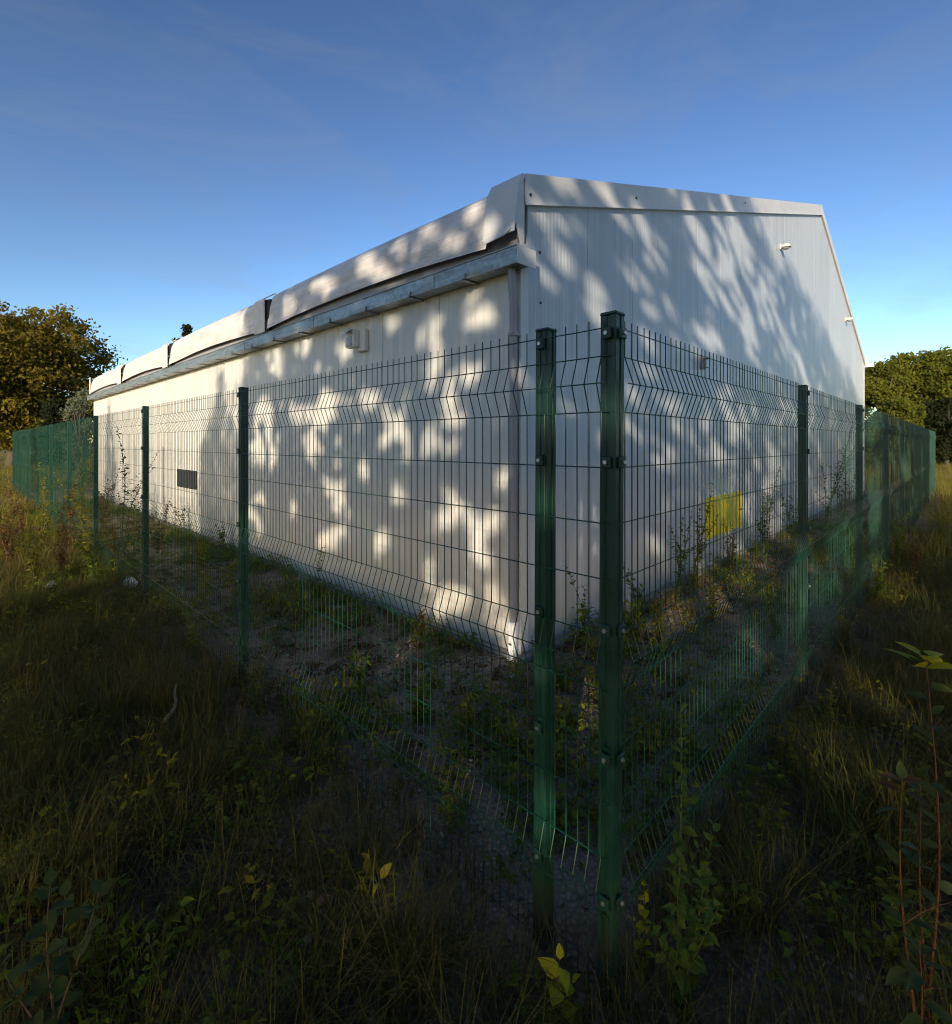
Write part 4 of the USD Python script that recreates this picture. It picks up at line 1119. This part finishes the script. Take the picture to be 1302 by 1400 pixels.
def blade(x, y, az, L, w, bend, rng, segs=4):
    s = np.linspace(0, 1, segs + 1)
    out = bend * L * s ** 2
    zc = L * (s - 0.35 * bend * s ** 2)
    d = np.array([math.cos(az), math.sin(az)]); nrm = np.array([-d[1], d[0]])
    wd = w * (1 - s ** 1.5)
    c = np.stack([x + d[0] * out, y + d[1] * out, zc], 1)
    l = c + np.outer(wd / 2, [*nrm, 0]); r = c - np.outer(wd / 2, [*nrm, 0])
    v = np.vstack([l, r[:-1]]); n = segs + 1
    f = []
    for k in range(segs):
        if k < segs - 1:
            f += [[k, n + k, n + k + 1], [k, n + k + 1, k + 1]]
        else:
            f += [[k, n + k, k + 1]]
    return v, np.array(f)


def tuft(seed, n, R, L, w, bend, wind=None):
    rng = np.random.default_rng(seed)
    ms = []
    for _ in range(n):
        a, r = rng.uniform(0, 6.283), R * math.sqrt(rng.random())
        az = a + rng.normal(0, 0.9) if wind is None else wind + rng.normal(0, 0.8)
        ms.append(blade(r * math.cos(a), r * math.sin(a), az, L * rng.uniform(0.45, 1.15), w * rng.uniform(0.6, 1.3), bend * rng.uniform(0.3, 1.7), rng))
    return cat(ms)


def scatter(n, x0, x1, y0, y1, seed):
    rng = np.random.default_rng(seed)
    return rng.uniform(x0, x1, n), rng.uniform(y0, y1, n), rng


def in_view(x, y, margin=80, near=0.35):
    q = np.stack([x - EYE[0], y - EYE[1]], 1)
    d = q @ FWD[:2]
    px = CX + FPX * (q @ RIGHT[:2]) / np.maximum(d, 0.05)
    return (d > near) & (px > -margin) & (px < 1302 + margin), d


def grass():
    protos = [tuft(300 + k, 34, 0.09, (0.34, 0.42, 0.5, 0.3, 0.38, 0.26)[k], 0.0042, (0.55, 0.8, 0.7, 0.4, 1.0, 0.6)[k]) for k in range(6)]
    X, Y, C = [], [], []
    # near: outside the fence, thick
    x, y, rng = scatter(75000, -14, 14, -12, 14, 401)
    outside = ~((x > FX + 0.05) & (y > FY + 0.05))
    ok, d = in_view(x, y)
    dn = meshkit.fbm(np.stack([x * 1.1, y * 1.1, 0 * x], 1), 3, 8)
    keep = outside & ok & (d < 11) & (rng.random(len(x)) < np.clip(1.2 - d / 13, 0.2, 1) * np.clip((dn - 0.24) * 4.0, 0.35, 1))
    # thin out along the fence, where the ground is stony
    bare = np.minimum(np.abs(x - FX), np.abs(y - FY)) < 0.4
    keep &= ~bare | (rng.random(len(x)) < 0.6)
    X.append(x[keep]); Y.append(y[keep])
    # inside the fence: a sprinkling
    x, y, rng2 = scatter(3500, FX, 14, FY, 20, 402)
    ins = (x > FX) & (y > FY) & ~((x > -0.05) & (y > -0.05))
    dn = meshkit.fbm(np.stack([x * 0.8, y * 0.8, 0 * x], 1), 3, 18)
    keep2 = ins & (rng2.random(len(x)) < np.clip((dn - 0.42) * 5, 0.04, 1) * 0.75)
    X.append(x[keep2]); Y.append(y[keep2])
    X, Y = np.concatenate(X), np.concatenate(Y)
    n = len(X)
    r = np.random.default_rng(403)
    ins = (X > FX) & (Y > FY)
    sc = r.uniform(0.55, 1.25, n) * np.where(ins, 0.5, 1.0)
    print("grass tufts", n)
    instancer("grass", protos, "grass_look", np.stack([X, Y, height(X, Y) - 0.01], 1), r.uniform(0, 6.283, n), r.normal(0, 0.12, n), sc, r.integers(0, 6, n))


def far_grass():
    protos = [tuft(320 + k, 40, 0.35, 0.55, 0.012, 0.5) for k in range(4)]
    x, y, rng = scatter(60000, -70, 90, -60, 100, 410)
    ok, d = in_view(x, y)
    out = ~((x > FX - 0.1) & (y > FY - 0.1) & (x < right[-1] + 0.5) & (y < left[-1] + 0.5))
    keep = ok & out & (d > 8) & (d < 75) & (rng.random(len(x)) < np.clip(18 / d, 0, 1))
    x, y = x[keep], y[keep]; n = len(x)
    print("far tufts", n)
    instancer("field_grass", protos, "field_look", np.stack([x, y, height(x, y) - 0.02], 1), rng.uniform(0, 6.283, n), rng.normal(0, 0.1, n), rng.uniform(0.6, 1.3, n), rng.integers(0, 4, n))


def stones():
    protos = []
    for k in range(5):
        rng = np.random.default_rng(500 + k)
        m = trimesh.convex.convex_hull(rng.normal(size=(11, 3)) * (1, 0.8, 0.55))
        m.apply_scale(0.5 / np.abs(m.vertices).max())
        protos.append(m)
    x, y, rng = scatter(80000, FX - 0.7, 7, FY - 0.7, 9, 510)
    ins = ~((x > -0.1) & (y > -0.1))
    ok, d = in_view(x, y)
    near = np.minimum(np.abs(x - FX), np.abs(y - FY))
    outside = (x < FX) | (y < FY)
    dn = meshkit.fbm(np.stack([x * 1.3, y * 1.3, 0 * x], 1), 3, 28)
    keep = ins & ok & (rng.random(len(x)) < np.clip(1.1 - d / 10, 0.1, 1) * np.where(outside, 0.4, 1) * np.clip((dn - 0.28) * 4, 0.15, 1))
    x, y = x[keep], y[keep]; n = len(x)
    s = 0.014 + 0.055 * rng.random(n) ** 3.5
    print("stones", n)
    instancer("gravel", protos, "gravel_look", np.stack([x, y, height(x, y) + 0.15 * s], 1), rng.uniform(0, 6.283, n), rng.normal(0, 0.5, n), s, rng.integers(0, 5, n))


def low_cover(name, look, seed, count, thr_in, thr_out, hmax, size):
    protos = []
    for k in range(6):
        rng = np.random.default_rng(seed + k)
        ms = []
        for _ in range(22):
            a, r = rng.uniform(0, 6.283), rng.uniform(0.0, 0.09)
            L = size * rng.uniform(0.6, 1.4)
            v, f = leaf_shape(L, L * rng.uniform(0.4, 0.65), 0.35, rng, 3)
            ms.append((turn(v, a + rng.normal(0, 0.6), rng.uniform(-0.1, 0.9), rng.normal(0, 0.4)) + (r * math.cos(a), r * math.sin(a), hmax * rng.random() ** 1.3), f))
        for _ in range(3):
            a = rng.uniform(0, 6.283)
            ms.append(tube([(0.03 * math.cos(a), 0.03 * math.sin(a), 0), (0.05 * math.cos(a), 0.05 * math.sin(a), hmax * 0.6), (0.07 * math.cos(a), 0.07 * math.sin(a), hmax)], 0.002, 3))
        protos.append(cat(ms))
    x, y, rng = scatter(count, FX - 6, 12, FY - 6, 18, seed + 50)
    ok, d = in_view(x, y)
    ins = ~((x > -0.12) & (y > -0.12))
    dn = meshkit.fbm(np.stack([x * 0.9, y * 0.9, 0 * x + seed], 1), 3, 38)
    inner = (x > FX) & (y > FY)
    keep = ok & ins & (rng.random(len(x)) < np.clip((dn - np.where(inner, thr_in, thr_out)) * 5, 0.02, 1))
    x, y = x[keep], y[keep]; n = len(x)
    instancer(name, protos, look, np.stack([x, y, height(x, y)], 1), rng.uniform(0, 6.283, n), rng.normal(0, 0.15, n), 0.45 + 0.8 * rng.random(n) ** 1.5, rng.integers(0, 6, n))


low_cover("ground_cover", "weed_look", 600, 34000, 0.43, 0.47, 0.16, 0.042)
low_cover("yellow_ground_cover", "yellow_weed_look", 700, 16000, 0.44, 0.50, 0.22, 0.045)
low_cover("leaf_litter", "russet_look", 800, 22000, 0.38, 0.44, 0.01, 0.035)
grass(); far_grass(); stones()

# ------------------------------------------------------------------ litter and oddments
def crumple(name, label, catg, px, py, size, look, seed, flat=0.45, z=0.0):
    rng = np.random.default_rng(seed)
    m = trimesh.creation.icosphere(2, 0.5)
    v = np.array(m.vertices)
    v *= (0.75 + 0.6 * meshkit.fbm(v * 5 + seed, 3, seed))[:, None]
    v = v * np.array([1.0, 0.7, flat]) * size
    p = on_ground(px, py)
    v = turn(v, rng.uniform(0, 6), 0.2) + (p[0], p[1], float(height(p[0], p[1])) + 0.22 * size + z)
    obj(name, (v, np.asarray(m.faces)), look, label=label, cat=catg)


crumple("plastic_wrapper", "crumpled blue wrapper on the gravel at the foot of the corner downpipe", "litter", 704, 928, 0.085, "litter_blue_look", 1)
crumple("plastic_bag", "white scrap of plastic under the fence between the second and third posts", "litter", 178, 800, 0.22, "litter_white_look", 2, 0.6)
crumple("paper_scrap", "pale paper scrap in the shaded grass left of the second post", "litter", 70, 800, 0.16, "litter_white_look", 3)
crumple("can", "rusty crushed can in the dark grass near the middle of the foreground", "litter", 443, 1238, 0.06, "cardboard_look", 4)
p0, p1 = on_ground(226, 1000), on_ground(246, 962)
pts = np.array([p0 + (p1 - p0) * s + np.array([0.03 * math.sin(5 * s), 0.02 * math.cos(4 * s), 0.06 + 0.10 * s]) for s in np.linspace(0, 1, 7)])
obj("stick", tube(pts, np.linspace(0.014, 0.007, 7), 7), "stick_look", smooth=True, label="pale bent stick lying in the grass left of the third fence post", cat="stick")

# distant road and low wall in the sun
d0 = at_depth(1240, HORIZON, 70)[:2]; d1 = at_depth(1560, HORIZON, 78)[:2]
obj("field_wall", cat([tube([(d0[0], d0[1], 0.2), (d1[0], d1[1], 0.2)], [0.5, 0.5], 4)]), "masonry_look", label="low pale wall far off across the sunlit field at the right", cat="wall")
